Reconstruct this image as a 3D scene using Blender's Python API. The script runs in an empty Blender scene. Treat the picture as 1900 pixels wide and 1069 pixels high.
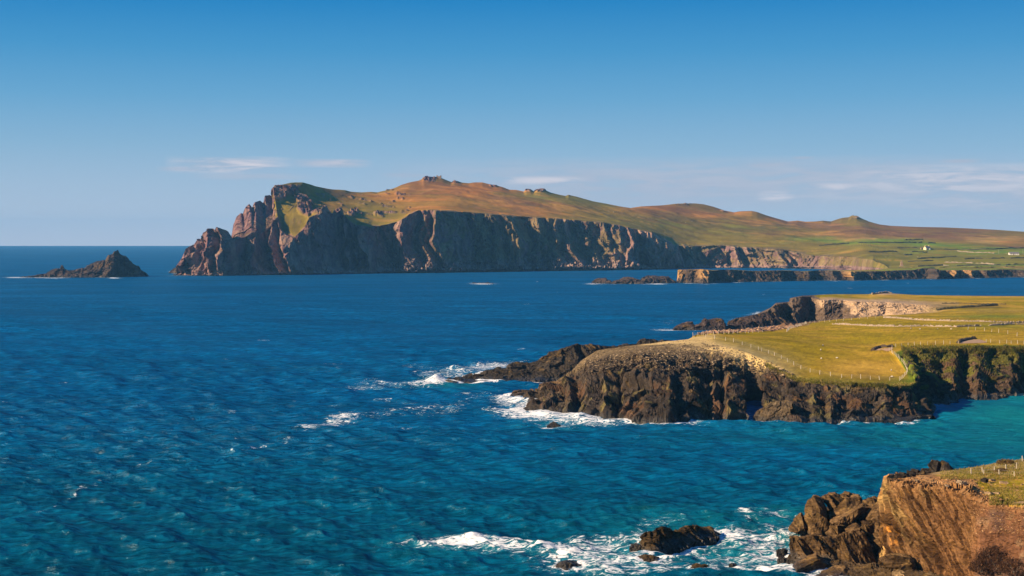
import bpy, math, random
import numpy as np
from mathutils import Vector, Matrix, Euler
from mathutils.bvhtree import BVHTree
from mathutils.kdtree import KDTree

# ------------------------------------------------------------------ measuring
CAM_H = 55.0                  # eye height above the water, metres
F = 2639.0                    # focal length in photograph pixels (50 mm on 36 mm)
EYE = 446.0                   # eye-level row of the photograph
SEA_R = 14000.0               # the sea ends here: same dip as the real horizon

scene = bpy.context.scene
COL = scene.collection

# ------------------------------------------------------------------ camera
cam_d = bpy.data.cameras.new('camera'); cam = bpy.data.objects.new('camera', cam_d); COL.objects.link(cam)
cam_d.sensor_width = 36.0; cam_d.lens = 50.0
cam_d.shift_y = -(534.5 - EYE) / 1900.0
cam_d.clip_start = 0.5; cam_d.clip_end = 60000
cam.location = (0, 0, CAM_H); cam.rotation_euler = (math.radians(90), 0, 0)
scene.camera = cam

# ------------------------------------------------------------------ sun, sky, exposure
SUN_EL = math.radians(26); SUN_A = math.radians(22)      # sun to the left, a little behind the viewer
TO_SUN = Vector((-math.cos(SUN_A) * math.cos(SUN_EL), -math.sin(SUN_A) * math.cos(SUN_EL), math.sin(SUN_EL)))
sun_d = bpy.data.lights.new('sun', 'SUN'); sun = bpy.data.objects.new('sun', sun_d); COL.objects.link(sun)
sun_d.energy = 5.0; sun_d.angle = math.radians(0.53); sun_d.color = (1.0, 0.77, 0.50)
sun.rotation_euler = TO_SUN.to_track_quat('Z', 'Y').to_euler()

EXPOSURE = 1.0; SKY_S = 0.1; SKY_K = 1.0 / SKY_S / 2 ** EXPOSURE
world = bpy.data.worlds.new('World'); scene.world = world; world.use_nodes = True
wn, wl = world.node_tree.nodes, world.node_tree.links
wn.clear()
def wnode(t, **k):
    n = wn.new(t)
    for a, v in k.items(): setattr(n, a, v)
    return n
def wmath(op, a, b=None, c=None, clamp=False):
    n = wnode('ShaderNodeMath', operation=op, use_clamp=clamp)
    for i, v in enumerate((a, b, c)):
        if v is None: continue
        if isinstance(v, (int, float)): n.inputs[i].default_value = v
        else: wl.new(v, n.inputs[i])
    return n.outputs[0]
def wmix(fac, a, b, blend='MIX'):
    n = wnode('ShaderNodeMix', data_type='RGBA', blend_type=blend)
    for s, v in ((n.inputs[0], fac), (n.inputs[6], a), (n.inputs[7], b)):
        if isinstance(v, (int, float)): s.default_value = v
        elif isinstance(v, tuple): s.default_value = v
        else: wl.new(v, s)
    return n.outputs[2]
sky = wnode('ShaderNodeTexSky', sky_type='NISHITA')
sky.sun_disc = False; sky.sun_elevation = SUN_EL; sky.sun_rotation = math.atan2(TO_SUN.x, TO_SUN.y)
sky.altitude = 50; sky.air_density = 1.0; sky.dust_density = 0.6; sky.ozone_density = 2.5
tc = wnode('ShaderNodeTexCoord'); sep = wnode('ShaderNodeSeparateXYZ'); wl.new(tc.outputs['Generated'], sep.inputs[0])
el = wmath('ARCSINE', sep.outputs[2])                       # elevation, radians
az = wmath('ARCTAN2', sep.outputs[0], sep.outputs[1])       # bearing, radians
elp = wmath('MAXIMUM', el, 0.0)
# deep clear blue overhead, paling evenly to the horizon all the way round
ramp = wnode('ShaderNodeValToRGB'); wl.new(wmath('MULTIPLY', elp, 1.0 / 0.6), ramp.inputs[0])
cr = ramp.color_ramp
stops = [(0.0, (.590, .615, .715)), (0.05, (.415, .535, .690)), (0.11, (.250, .450, .650)), (0.165, (.130, .372, .625)), (0.22, (.052, .295, .585)), (0.279, (.005, .215, .535)), (0.5, (.014, .17, .47)), (1.0, (.012, .14, .42))]
for i, (p, c) in enumerate(stops):
    e = cr.elements[i] if i < 2 else cr.elements.new(p)
    e.position = p; e.color = (*c, 1)
deep = wmix(1.0, ramp.outputs[0], (SKY_K, SKY_K, SKY_K, 1), 'MULTIPLY')
skyc = wmix(0.975, sky.outputs[0], deep)
# thin streaky clouds low above the horizon
comb = wnode('ShaderNodeCombineXYZ')
wl.new(wmath('MULTIPLY', az, 22.0), comb.inputs[0]); wl.new(wmath('MULTIPLY', el, 190.0), comb.inputs[1])
nz = wnode('ShaderNodeTexNoise'); nz.inputs['Scale'].default_value = 1.0; nz.inputs['Detail'].default_value = 8; nz.inputs['Roughness'].default_value = 0.60
nz.inputs['Distortion'].default_value = 0.6
wl.new(comb.outputs[0], nz.inputs['Vector'])
def bell(x, c, w):        # 1 in the middle, 0 beyond w
    t = wmath('ABSOLUTE', wmath('DIVIDE', wmath('SUBTRACT', x, c), w))
    return wmath('SMOOTH_MIN', 1.0, wmath('MAXIMUM', wmath('SUBTRACT', 1.0, wmath('MULTIPLY', t, t)), 0.0), 0.1)
def ang(px): return math.atan((px - 950) / F)
def elv(py): return math.atan((EYE - py) / F)
CL = [  # px, row, half width, half height, amount, brightness
    (430, 309, 120, 17, .80, 1.0), (455, 309, 75, 11, .45, 1.0), (615, 304, 80, 9, .55, .4), (350, 317, 60, 5, .4, .1), (470, 329, 120, 8, .25, .2),
    (1200, 335, 420, 34, .62, .12), (1300, 345, 620, 55, .50, .15), (1500, 330, 420, 30, .45, .1), (1700, 350, 400, 45, .45, .3), (1150, 318, 260, 12, .30, .05), (1420, 308, 90, 7, .42, .1), (1790, 340, 260, 32, .62, .7), (1560, 349, 60, 8, .5, 1.0), (1440, 365, 40, 12, .45, .9),
    (1010, 335, 90, 9, .45, .8), (1830, 365, 260, 55, .42, .4), (1780, 306, 45, 5, .4, .0), (1490, 296, 25, 3, .35, .0), (2300, 335, 350, 40, .6, .5), (-500, 325, 300, 20, .5, .4), (1550, 332, 70, 6, .4, .0), (760, 325, 60, 6, .3, .1)]
tot = None; bri = None
for (px, py, rx, ry, amt, b) in CL:
    m = wmath('MULTIPLY', bell(az, ang(px), rx / F), bell(el, elv(py), ry / F))
    m = wmath('MULTIPLY', m, min(1.0, amt * 2.6))
    tot = m if tot is None else wmath('MAXIMUM', tot, m)
    mb = wmath('MULTIPLY', m, b)
    bri = mb if bri is None else wmath('MAXIMUM', bri, mb)
nf = wmath('SMOOTHSTEP', nz.outputs[0], 0.34, 0.66) if False else wmath('MULTIPLY', wmath('SUBTRACT', nz.outputs[0], 0.22), 3.4, clamp=True)
cl = wmath('MULTIPLY', tot, nf, clamp=True)
cb = wmath('MULTIPLY', bri, wmath('MULTIPLY', wmath('SUBTRACT', nz.outputs[0], 0.40), 5.0, clamp=True), clamp=True)
skyc = wmix(cl, skyc, tuple(v * SKY_K for v in (.43, .49, .61)) + (1,))
skyc = wmix(wmath('MULTIPLY', cb, 0.9), skyc, tuple(v * SKY_K for v in (.80, .74, .78)) + (1,))
bg = wnode('ShaderNodeBackground'); bg.inputs[1].default_value = SKY_S
wl.new(skyc, bg.inputs[0]); wo = wnode('ShaderNodeOutputWorld'); wl.new(bg.outputs[0], wo.inputs[0])

vs = scene.view_settings
vs.view_transform = 'Standard'; vs.look = 'None'; vs.gamma = 1.0; vs.exposure = EXPOSURE; vs.use_curve_mapping = False
scene.cycles.use_denoising = True
world.cycles.sampling_method = 'MANUAL'; world.cycles.sample_map_resolution = 256
scene.cycles.sample_clamp_direct = 2.2; scene.cycles.max_bounces = 6; scene.cycles.volume_bounces = 0

# ------------------------------------------------------------------ helpers
def W(px, py, d): return np.array([(px - 950.0) * d / F, d, CAM_H - (py - EYE) * d / F])
def dsea(py): return CAM_H * F / (py - EYE)
def S(px, py): return W(px, py, dsea(py))
def pix(P): return 950 + P[..., 0] / P[..., 1] * F, EYE + (CAM_H - P[..., 2]) / P[..., 1] * F

def _h(ix, iy, iz, seed):
    h = (ix.astype(np.uint32) * np.uint32(374761393)) ^ (iy.astype(np.uint32) * np.uint32(668265263)) ^ (iz.astype(np.uint32) * np.uint32(2147483647)) ^ np.uint32((seed * 974634777) & 0xffffffff)
    h = (h ^ (h >> np.uint32(13))) * np.uint32(1274126177)
    h = (h ^ (h >> np.uint32(16))) * np.uint32(2246822519)
    h = h ^ (h >> np.uint32(15))
    return h.astype(np.float64) / 4294967296.0
def vnoise(P, seed=0):
    i = np.floor(P).astype(np.int64); f = P - i; f = f * f * f * (f * (f * 6 - 15) + 10)
    x, y, z = i[..., 0], i[..., 1], i[..., 2]; fx, fy, fz = f[..., 0], f[..., 1], f[..., 2]
    r = 0
    for a in (0, 1):
        for b in (0, 1):
            for c in (0, 1):
                w = (fx if a else 1 - fx) * (fy if b else 1 - fy) * (fz if c else 1 - fz)
                r = r + w * _h(x + a, y + b, z + c, seed)
    return r
def fbm(P, scale, octv=4, seed=0, rough=0.5, lac=2.03):
    P = np.asarray(P, float) / scale; a, t, r = 1.0, 0, 0
    for o in range(octv):
        r = r + a * vnoise(P + 17.3 * o, seed + o * 7); t += a; a *= rough; P = P * lac
    return r / t                                   # 0..1, mean .5
def ridged(P, scale, octv=4, seed=0):
    P = np.asarray(P, float) / scale; a, t, r = 1.0, 0, 0
    for o in range(octv):
        n = 1 - np.abs(vnoise(P + 9.1 * o, seed + o * 5) * 2 - 1); r = r + a * n * n; t += a; a *= .5; P = P * 2.1
    return r / t
def facets(P, cell, seed=0, jit=0.75, tilt=0.6):
    """Broken-rock relief: every cell is a block with its own offset and its own tilted face. -> offset(-1..1), tone(0..1), edge"""
    Q = np.asarray(P, float) / np.asarray(cell, float)
    b = np.floor(Q - 0.5).astype(np.int64)
    best = np.full(Q.shape[:-1], 1e9); sec = best.copy()
    bi = np.zeros(Q.shape, np.int64); bv = np.zeros(Q.shape)
    for dx in (0, 1):
        for dy in (0, 1):
            for dz in (0, 1):
                c = b + np.array([dx, dy, dz])
                ctr = np.stack([c[..., k] + 0.5 + (_h(c[..., 0], c[..., 1], c[..., 2], seed + k) - .5) * jit for k in range(3)], -1)
                v = Q - ctr; dd = (v * v).sum(-1)
                m = dd < best
                sec = np.where(m, best, np.minimum(sec, dd)); best = np.where(m, dd, best)
                bi[m] = c[m]; bv[m] = v[m]
    r = [_h(bi[..., 0], bi[..., 1], bi[..., 2], seed + 20 + k) for k in range(5)]
    off = (r[0] * 2 - 1) * 0.6 + tilt * sum((r[1 + k] * 2 - 1) * bv[..., k] for k in range(3))
    return off, r[4], np.sqrt(sec) - np.sqrt(best)
def sstep(x, a, b):
    t = np.clip((x - a) / (b - a), 0, 1); return t * t * (3 - 2 * t)
def mixc(a, b, t): return a + (np.asarray(b, float) - a) * t[..., None]
def C(*c): return np.array(c, float)

def tag(o, label=None, cat=None, group=None, kind=None):
    if label: o['label'] = label
    if cat: o['category'] = cat
    if group: o['group'] = group
    if kind: o['kind'] = kind
    return o
def add_obj(name, data, mat=None, parent=None):
    o = bpy.data.objects.new(name, data); COL.objects.link(o)
    if mat and data and not data.materials: data.materials.append(mat)
    if parent: o.parent = parent
    return o
def empty(name, loc=(0, 0, 0)):
    o = bpy.data.objects.new(name, None); COL.objects.link(o); o.location = loc; o.empty_display_size = 1; return o
def np_mesh(name, V, quads=None, tris=None):
    me = bpy.data.meshes.new(name)
    V = np.ascontiguousarray(V.reshape(-1, 3), np.float32)
    nq = 0 if quads is None else len(quads); nt = 0 if tris is None else len(tris)
    me.vertices.add(len(V)); me.vertices.foreach_set('co', V.ravel())
    idx = []
    if nq: idx.append(np.asarray(quads).ravel())
    if nt: idx.append(np.asarray(tris).ravel())
    idx = np.concatenate(idx).astype(np.int32)
    me.loops.add(len(idx)); me.loops.foreach_set('vertex_index', idx)
    st = np.concatenate([np.arange(nq) * 4, nq * 4 + np.arange(nt) * 3]).astype(np.int32)
    me.polygons.add(nq + nt); me.polygons.foreach_set('loop_start', st)
    me.update(calc_edges=True)
    me.polygons.foreach_set('use_smooth', np.zeros(nq + nt, bool))
    return me
def set_attr(me, name, arr):
    arr = np.asarray(arr, np.float32)
    if arr.shape[-1] in (3, 4) and arr.ndim > 1 and arr.size > len(me.vertices):
        a = me.attributes.new(name, 'FLOAT_COLOR', 'POINT')
        A = np.ones((len(me.vertices), 4), np.float32); A[:, :3] = arr.reshape(-1, arr.shape[-1])[:, :3]
        a.data.foreach_set('color', A.ravel())
    else:
        a = me.attributes.new(name, 'FLOAT', 'POINT'); a.data.foreach_set('value', arr.ravel())
def grid_quads(nu, nv, wrap=False):
    i = np.arange(nu if wrap else nu - 1)[:, None]; j = np.arange(nv - 1)[None]
    i2 = (i + 1) % nu
    return np.stack([i * nv + j, i2 * nv + j, i2 * nv + j + 1, i * nv + j + 1], -1).reshape(-1, 4)
def smooth_by(me, mask):       # smooth shading where mask (per vertex) is high
    lv = np.zeros(len(me.loops), np.int32); me.loops.foreach_get('vertex_index', lv)
    st = np.zeros(len(me.polygons), np.int32); me.polygons.foreach_get('loop_start', st)
    me.polygons.foreach_set('use_smooth', (mask.ravel()[lv[st]] > .5))
def grid_normals(P):
    du = np.gradient(P, axis=0); dv = np.gradient(P, axis=1)
    n = np.cross(du, dv); n /= np.linalg.norm(n, axis=-1, keepdims=True) + 1e-9
    return n
def blur0(A, k):
    if k < 1: return A
    pad = np.concatenate([np.repeat(A[:1], k, 0), A, np.repeat(A[-1:], k, 0)]); c = np.cumsum(pad, 0)
    c = np.concatenate([np.zeros_like(c[:1]), c]); return (c[2 * k + 1:] - c[:-2 * k - 1]) / (2 * k + 1)

def loft(guides, rows, nu, smooth=0, us=None):
    """guides: list of lists of (u, xyz). Returns P(nu, nv, 3), U(nu), V(nv) with V in guide units."""
    u0 = max(g[0][0] for g in guides); u1 = min(g[-1][0] for g in guides)
    # even spacing along the mean arc length of the guides
    uu = np.linspace(u0, u1, 1500); L = 0
    for g in guides[1:4]:
        c = np.stack([np.interp(uu, [p[0] for p in g], [p[1][k] for p in g]) for k in range(3)], -1)
        L = L + np.concatenate([[0], np.cumsum(np.linalg.norm(np.diff(c, axis=0), axis=1))])
    U = np.interp(np.linspace(0, L[-1], nu), L, uu)
    G = [blur0(np.stack([np.interp(U, [p[0] for p in g], [p[1][k] for p in g]) for k in range(3)], -1), smooth) for g in guides]
    V, Ps = [], []
    for i, n in enumerate(rows):
        for t in np.linspace(0, 1, n, endpoint=(i == len(rows) - 1)):
            V.append(i + t); Ps.append(G[i] * (1 - t) + G[i + 1] * t)
    return np.stack(Ps, 1), U, np.array(V)

# ------------------------------------------------------------------ materials
def new_mat(name):
    m = bpy.data.materials.new(name); m.use_nodes = True; m.node_tree.nodes.clear(); return m
class NT:
    def __init__(s, m): s.n, s.l = m.node_tree.nodes, m.node_tree.links
    def node(s, t, **k):
        n = s.n.new(t)
        for a, v in k.items(): setattr(n, a, v)
        return n
    def put(s, sock, v):
        if isinstance(v, (int, float)): sock.default_value = v
        elif isinstance(v, tuple): sock.default_value = v if len(v) == len(sock.default_value) else (*v, 1)
        else: s.l.new(v, sock)
    def math(s, op, a, b=None, clamp=False):
        n = s.node('ShaderNodeMath', operation=op, use_clamp=clamp); s.put(n.inputs[0], a)
        if b is not None: s.put(n.inputs[1], b)
        return n.outputs[0]
    def mix(s, f, a, b, blend='MIX'):
        n = s.node('ShaderNodeMix', data_type='RGBA', blend_type=blend)
        s.put(n.inputs[0], f); s.put(n.inputs[6], a); s.put(n.inputs[7], b); return n.outputs[2]
    def noise(s, vec, scale, detail=5, rough=.55, dist=0.0):
        n = s.node('ShaderNodeTexNoise'); s.put(n.inputs['Scale'], scale); n.inputs['Detail'].default_value = detail
        n.inputs['Roughness'].default_value = rough; n.inputs['Distortion'].default_value = dist
        if vec is not None: s.l.new(vec, n.inputs['Vector'])
        return n.outputs[0]
    def attr(s, name, col=False):
        n = s.node('ShaderNodeAttribute', attribute_name=name); return n.outputs['Color' if col else 'Fac']
    def remap(s, v, a, b, c=0., d=1.):
        n = s.node('ShaderNodeMapRange', interpolation_type='SMOOTHSTEP'); s.put(n.inputs[0], v)
        for i, x in zip((1, 2, 3, 4), (a, b, c, d)): s.put(n.inputs[i], x)
        return n.outputs[0]
    def mapping(s, vec, rot=(0, 0, 0), scale=(1, 1, 1)):
        n = s.node('ShaderNodeMapping'); s.l.new(vec, n.inputs[0]); n.inputs['Rotation'].default_value = rot; n.inputs['Scale'].default_value = scale
        return n.outputs[0]
    def bump(s, h, dist, strength=1.0, normal=None):
        n = s.node('ShaderNodeBump'); s.put(n.inputs['Strength'], strength); s.put(n.inputs['Distance'], dist); s.l.new(h, n.inputs['Height'])
        if normal is not None: s.l.new(normal, n.inputs['Normal'])
        return n.outputs[0]
    def out(s, sh):
        o = s.node('ShaderNodeOutputMaterial'); s.l.new(sh, o.inputs[0]); return o

def land_material(name, fine, bump_m, grain=0.5, rot=(0, 0, 0), stretch=(1, 1, 1)):
    """Albedo zones come with the mesh ('col'), the nodes add grain, cracks and relief."""
    m = new_mat(name); t = NT(m)
    P = t.node('ShaderNodeTexCoord').outputs['Object']
    Q = t.mapping(P, rot, stretch)
    n1 = t.noise(Q, 1 / fine, 5, .62, .3); n2 = t.noise(P, 1 / (fine * 7), 2, .5); n3 = t.noise(Q, 1 / (fine * .2), 2, .6)
    rock = t.attr('rock')
    v = t.node('ShaderNodeTexVoronoi', feature='DISTANCE_TO_EDGE'); t.put(v.inputs['Scale'], 1 / (fine * 2.2)); t.l.new(t.mapping(Q, (0.3, .2, .5)), v.inputs['Vector'])
    crack = t.remap(v.outputs['Distance'], 0.0, 0.09)
    g = t.math('ADD', t.math('MULTIPLY', n1, 1.5), t.math('MULTIPLY', n3, 0.6))          # mean ~1.05
    g = t.math('ADD', t.math('MULTIPLY', t.math('SUBTRACT', g, 1.05), t.math('MULTIPLY', t.math('ADD', rock, 0.35), grain * 1.9)), 1.0)
    g = t.math('MULTIPLY', g, t.remap(n2, .25, .75, .82, 1.18))
    cm = t.node('ShaderNodeCombineColor');
    for k in range(3): t.l.new(g, cm.inputs[k])
    col = t.mix(1.0, t.attr('col', True), cm.outputs[0], 'MULTIPLY')
    h = t.math('ADD', n1, t.math('MULTIPLY', crack, t.math('MULTIPLY', rock, 0.22)))
    b = t.bump(t.math('ADD', h, t.math('MULTIPLY', n3, .3)), bump_m, t.math('ADD', t.math('MULTIPLY', rock, .75), .25))
    p = t.node('ShaderNodeBsdfPrincipled'); t.l.new(col, p.inputs['Base Color']); t.l.new(b, p.inputs['Normal'])
    wet = t.attr('wet')
    t.l.new(t.remap(wet, 0., 1., .92, .42), p.inputs['Roughness'])
    t.l.new(t.remap(wet, 0., 1., .04, .5), p.inputs['Specular IOR Level'])
    t.out(p.outputs[0]); return m
def plain_material(name, col, col2=None, scale=4.0, rough=.85, bump_m=0.01):
    m = new_mat(name); t = NT(m); P = t.node('ShaderNodeTexCoord').outputs['Object']
    n = t.noise(P, scale, 6, .6)
    c = t.mix(t.remap(n, .3, .7), col, col2 or tuple(x * .6 for x in col))
    p = t.node('ShaderNodeBsdfPrincipled'); t.l.new(c, p.inputs['Base Color']); p.inputs['Roughness'].default_value = rough
    t.l.new(t.bump(n, bump_m, .6), p.inputs['Normal']); t.out(p.outputs[0]); return m

M_FAR = land_material('far_land', 9.0, 3.0, .5, stretch=(1, 1, .55))
M_MID = land_material('mid_land', 1.1, .45, .55)
M_NEAR = land_material('near_land', .75, .32, .6, rot=(0, math.radians(-42), 0), stretch=(.45, .6, 1.9))
M_SLAB = land_material('slab_rock', .5, .22, .7, stretch=(.4, .4, 2.2))
M_WOOD = plain_material('weathered_wood', (.46, .40, .31), (.30, .25, .19), 5)
M_WIRE = plain_material('wire', (.3, .29, .27), None, 3, .5)

LANDS = {}         # name -> displaced vertex arrays (for shoreline and placing)
def finish_land(name, P, col, rock, wet, mat, parent=None, wrap=False, sm=None):
    me = np_mesh(name, P, grid_quads(P.shape[0], P.shape[1], wrap))
    set_attr(me, 'col', np.clip(col, 0.004, .9)); set_attr(me, 'rock', rock); set_attr(me, 'wet', wet)
    smooth_by(me, (rock < .5) if sm is None else sm)
    o = add_obj(name, me, mat, parent)
    LANDS.setdefault(name, []).append(P.reshape(-1, 3))
    return o
def tree_of(*objs):
    V, T = [], []
    for o in objs:
        n = len(V); me = o.data
        co = np.zeros(len(me.vertices) * 3, np.float32); me.vertices.foreach_get('co', co)
        V += [Vector(c) for c in co.reshape(-1, 3)]
        lv = np.zeros(len(me.loops), np.int32); me.loops.foreach_get('vertex_index', lv)
        T += [tuple(int(x) + n for x in q) for q in lv.reshape(-1, 4)]
    return BVHTree.FromPolygons(V, T)
def look(tree, px, py, dmin=5.0):
    """Where the sight line to that photograph point meets the ground."""
    d = Vector(W(px, py, 1.0) - np.array([0, 0, CAM_H])).normalized()
    hit = tree.ray_cast(Vector((0, 0, CAM_H)) + d * dmin, d)
    return hit[0]
def ground(tree, x, y):
    hit = tree.ray_cast(Vector((x, y, 400)), Vector((0, 0, -1)))
    return hit[0].z if hit[0] else None

ROCK_D, ROCK_M, ROCK_L = C(.030, .024, .021), C(.085, .062, .045), C(.23, .165, .105)
def rock_colour(P, tone, seed, d=ROCK_D, m=ROCK_M, l=ROCK_L, scale=6.0, lich=.5):
    n = fbm(P, scale, 5, seed, .6); k = np.clip(.55 * n + .5 * tone - .05, 0, 1)
    c = mixc(np.broadcast_to(d, P.shape), m, sstep(k, .1, .5)); c = mixc(c, l, sstep(k, .56, .95) * .8)
    o = sstep(fbm(P, scale * .8, 4, seed + 50), .62, .74) * lich       # ochre lichen and iron stain
    c = mixc(c, C(.21, .125, .035), o * .75)
    return c
def wet_band(P, c, seed, lo=.4, hi=2.2):
    w = 1 - sstep(P[..., 2] + (fbm(P, 4, 3, seed) - .5) * 2.0, lo, hi)
    return mixc(c, c.mean() * C(.0, .0, .0) + C(.018, .015, .012), w * .8), w

# ================================================================== far headland (terrain)
def keyed(pairs, x): return np.interp(x, [p[0] for p in pairs], [p[1] for p in pairs])
FW = [(320, 511), (400, 512), (470, 511), (560, 510), (700, 508), (800, 507), (900, 506), (1000, 504), (1100, 503.5), (1180, 502), (1260, 500), (1300, 499)]
def far_base(u):
    if u <= 1300: return dsea(keyed(FW, u)) + .10 * max(0, u - 330)
    return keyed([(1300, 2836), (1400, 2820), (1500, 2740), (1580, 2575), (1640, 2260), (1720, 2210), (1900, 2190), (2060, 2180)], u)
SKY_U = [(515, 507, 347), (522, 512, 343.5), (530, 522, 343), (545, 540, 339), (552, 548, 338.5), (560, 562, 338.5), (572, 575, 342), (585, 585, 345.5), (602, 602, 349), (615, 616, 351.5), (630, 630, 352), (640, 641, 353), (650, 650, 355.5), (660, 660, 356.5), (672, 672, 357), (688, 688, 356), (700, 700, 357), (720, 720, 352.5), (732, 732, 349), (745, 745, 343), (760, 760, 338.5), (770, 770, 336.5), (776, 776, 335.5), (782, 782, 333), (786, 786, 328.5), (798, 798, 328), (812, 812, 329), (822, 822, 331.5), (830, 830, 335), (838, 838, 338), (843, 843, 335.5), (850, 850, 336.5), (858, 858, 339), (870, 870, 340), (880, 880, 338.5), (895, 895, 338.5), (905, 905, 341), (914, 914, 344), (922, 922, 344.5), (932, 932, 347), (945, 945, 352), (958, 958, 352.5), (972, 972, 355.5), (976, 976, 352), (984, 984, 352), (990, 990, 355), (996, 996, 352), (1002, 1002, 351), (1012, 1012, 353), (1022, 1022, 357.5), (1040, 1040, 362), (1050, 1050, 363.5), (1054, 1054, 361.5), (1070, 1070, 365), (1100, 1100, 373.5), (1125, 1125, 378), (1150, 1150, 383), (1170, 1170, 386), (1180, 1180, 384.5), (1190, 1190, 383), (1230, 1230, 381), (1255, 1255, 378), (1270, 1270, 377.5), (1290, 1290, 377.5), (1305, 1305, 379), (1325, 1325, 384), (1345, 1345, 391), (1362, 1362, 394), (1375, 1375, 392), (1395, 1395, 391.5), (1405, 1405, 393.5), (1420, 1420, 399), (1440, 1440, 405), (1462, 1462, 411), (1480, 1480, 409.5), (1495, 1495, 411.5), (1512, 1512, 411), (1527, 1527, 409.5), (1542, 1542, 411), (1552, 1552, 407.5), (1562, 1562, 404.5), (1575, 1575, 403), (1580, 1580, 400.5), (1590, 1590, 400.5), (1598, 1598, 405), (1612, 1612, 411), (1632, 1632, 416.5), (1652, 1652, 419), (1700, 1700, 421), (1750, 1750, 422), (1800, 1800, 424), (1850, 1850, 426.5), (1900, 1900, 430), (2060, 2060, 436)]
EDGE_L = [(322, 330, 508, 6), (330, 334, 488, 8), (338, 343, 477, 14), (346, 347, 462, 20), (358, 360, 452, 26), (364, 365, 443, 30), (371, 371, 443, 34), (374, 374, 432, 36), (381, 381, 429, 38), (385, 385, 424, 40), (396, 396, 424, 40), (401, 401, 427, 42), (405, 405, 421, 44), (423, 423, 428, 46), (429, 429, 440, 46), (433, 433, 416, 50), (438, 438, 403, 54), (446, 446, 395, 58), (450, 450, 397, 58), (455, 455, 384, 60), (463, 463, 378, 62), (468, 468, 386, 62), (472, 472, 376, 64), (482, 482, 372, 66), (488, 488, 377, 66), (491, 491, 363, 70), (501, 501, 362, 74), (503, 503.5, 364, 76)]
EDGE_R = [(515, 515, 403, 95), (525, 525, 428, 64), (535, 535, 437, 38), (545, 545, 441, 20), (553, 553, 436, 20), (565, 565, 425, 22), (575, 575, 404, 26), (590, 590, 397, 30), (605, 605, 392, 30), (618, 618, 399, 28), (632, 632, 393, 30), (645, 645, 408, 28), (660, 660, 421, 24), (675, 675, 419, 24), (690, 690, 422, 24), (705, 705, 420, 24), (720, 720, 417, 24), (738, 738, 412, 24), (750, 750, 406, 26), (760, 760, 398, 28), (775, 775, 391.5, 28), (800, 800, 390.5, 28), (840, 840, 393, 34), (870, 870, 395, 55), (950, 950, 401.5, 66), (1050, 1050, 407.5, 66), (1120, 1120, 413.5, 62), (1170, 1170, 424, 50), (1210, 1210, 433, 42), (1235, 1235, 446, 34), (1250, 1250, 457, 26), (1290, 1290, 458, 26), (1350, 1350, 457, 26), (1400, 1400, 460.5, 26), (1450, 1450, 463, 26), (1480, 1480, 469, 24), (1510, 1510, 475, 22), (1545, 1545, 476, 20), (1580, 1580, 477, 20), (1620, 1620, 483, 22), (1650, 1650, 497, 25), (1720, 1720, 496, 25), (1900, 1900, 494, 25), (2060, 2060, 494, 25)]
def sky_dist(u): return keyed([(515, 200), (560, 240), (640, 360), (700, 430), (800, 500), (900, 500), (1000, 470), (1200, 520), (1400, 560), (1500, 720), (1640, 1200), (1900, 1350), (2060, 1400)], u)
gW, g0, gE, gG, gS, gB = [], [], [], [], [], []
EB = [(418, 452), (430, 446), (440, 443), (452, 441), (462, 433), (472, 430), (480, 436), (490, 428), (503, 416)]   # top of the buttress in front of the crag
for (u, px, py, so) in EDGE_L + EDGE_R:
    b = far_base(u); bx = u
    zb = 0.0 if u <= 1300 else CAM_H - (keyed([(1300, 499), (1400, 498), (1500, 497), (1580, 497), (1640, 501), (1720, 500), (2060, 499)], u) - EYE) * b / F
    wpt = np.array([(bx - 950) * b / F, b, zb]); gW.append((u, wpt))
    g0.append((u, wpt + np.array([0, -6, -6])))
    if 425 < u <= 503:
        eb = keyed(EB, u); eo = keyed([(425, 26), (470, 40), (490, 70), (503, 92)], u); gE.append((u, W(px + 3, eb, b + eo))); gG.append((u, W(px + 3, py + (eb - py) * .55, b + eo + 62))); gS.append((u, W(px, py, b + eo + 105))); gB.append((u, W(px + 4, 509, b + 300)))
        continue
    gE.append((u, W(px, py, b + so)))
    if u <= 503:
        gG.append((u, W(px + 1, py + 5, b + so + 12))); gS.append((u, W(px + 2, py + 22, b + so + 40))); gB.append((u, W(px + 4, 509, b + so + 120)))
    else:
        sx = np.interp(u, [s[0] for s in SKY_U], [s[1] for s in SKY_U]); sy = np.interp(u, [s[0] for s in SKY_U], [s[2] for s in SKY_U])
        ds = b + sky_dist(u)
        gG.append((u, W(px * .55 + sx * .45, py * .60 + sy * .40, b + so + (ds - b - so) * .42)))
for (u, sx, sy) in SKY_U:
    ds = far_base(u) + sky_dist(u)
    gS.append((u, W(sx, sy, ds))); gB.append((u, W(sx, 452, ds + 500)))
NU = 1150
P, U, V = loft([g0, gW, gE, gG, gS, gB], [5, 86, 30, 60, 12], NU)
UU = U[:, None] * np.ones_like(V)[None]; VV = np.ones_like(U)[:, None] * V[None]
PX0, PY0 = pix(P)
Pb = blur0(P, 45); wb = sstep(VV, 2.05, 2.5) * (1 - sstep(VV, 3.6, 3.97)) * (UU > 540); P = P * (1 - wb[..., None]) + Pb * wb[..., None]
cliff = np.where(VV < 2, 1.0, np.where(VV < 3, sstep(-VV, -2.12, -2.0), 0)) * np.where(UU <= 503, 1, 1)
crag = (UU + (fbm(P, 14, 3, 47) - .5) * 22 * (VV > 2) <= 510).astype(float)                 # the serrated western crest is bare rock all over
lowf = sstep(UU, 1500, 1650)
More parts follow.
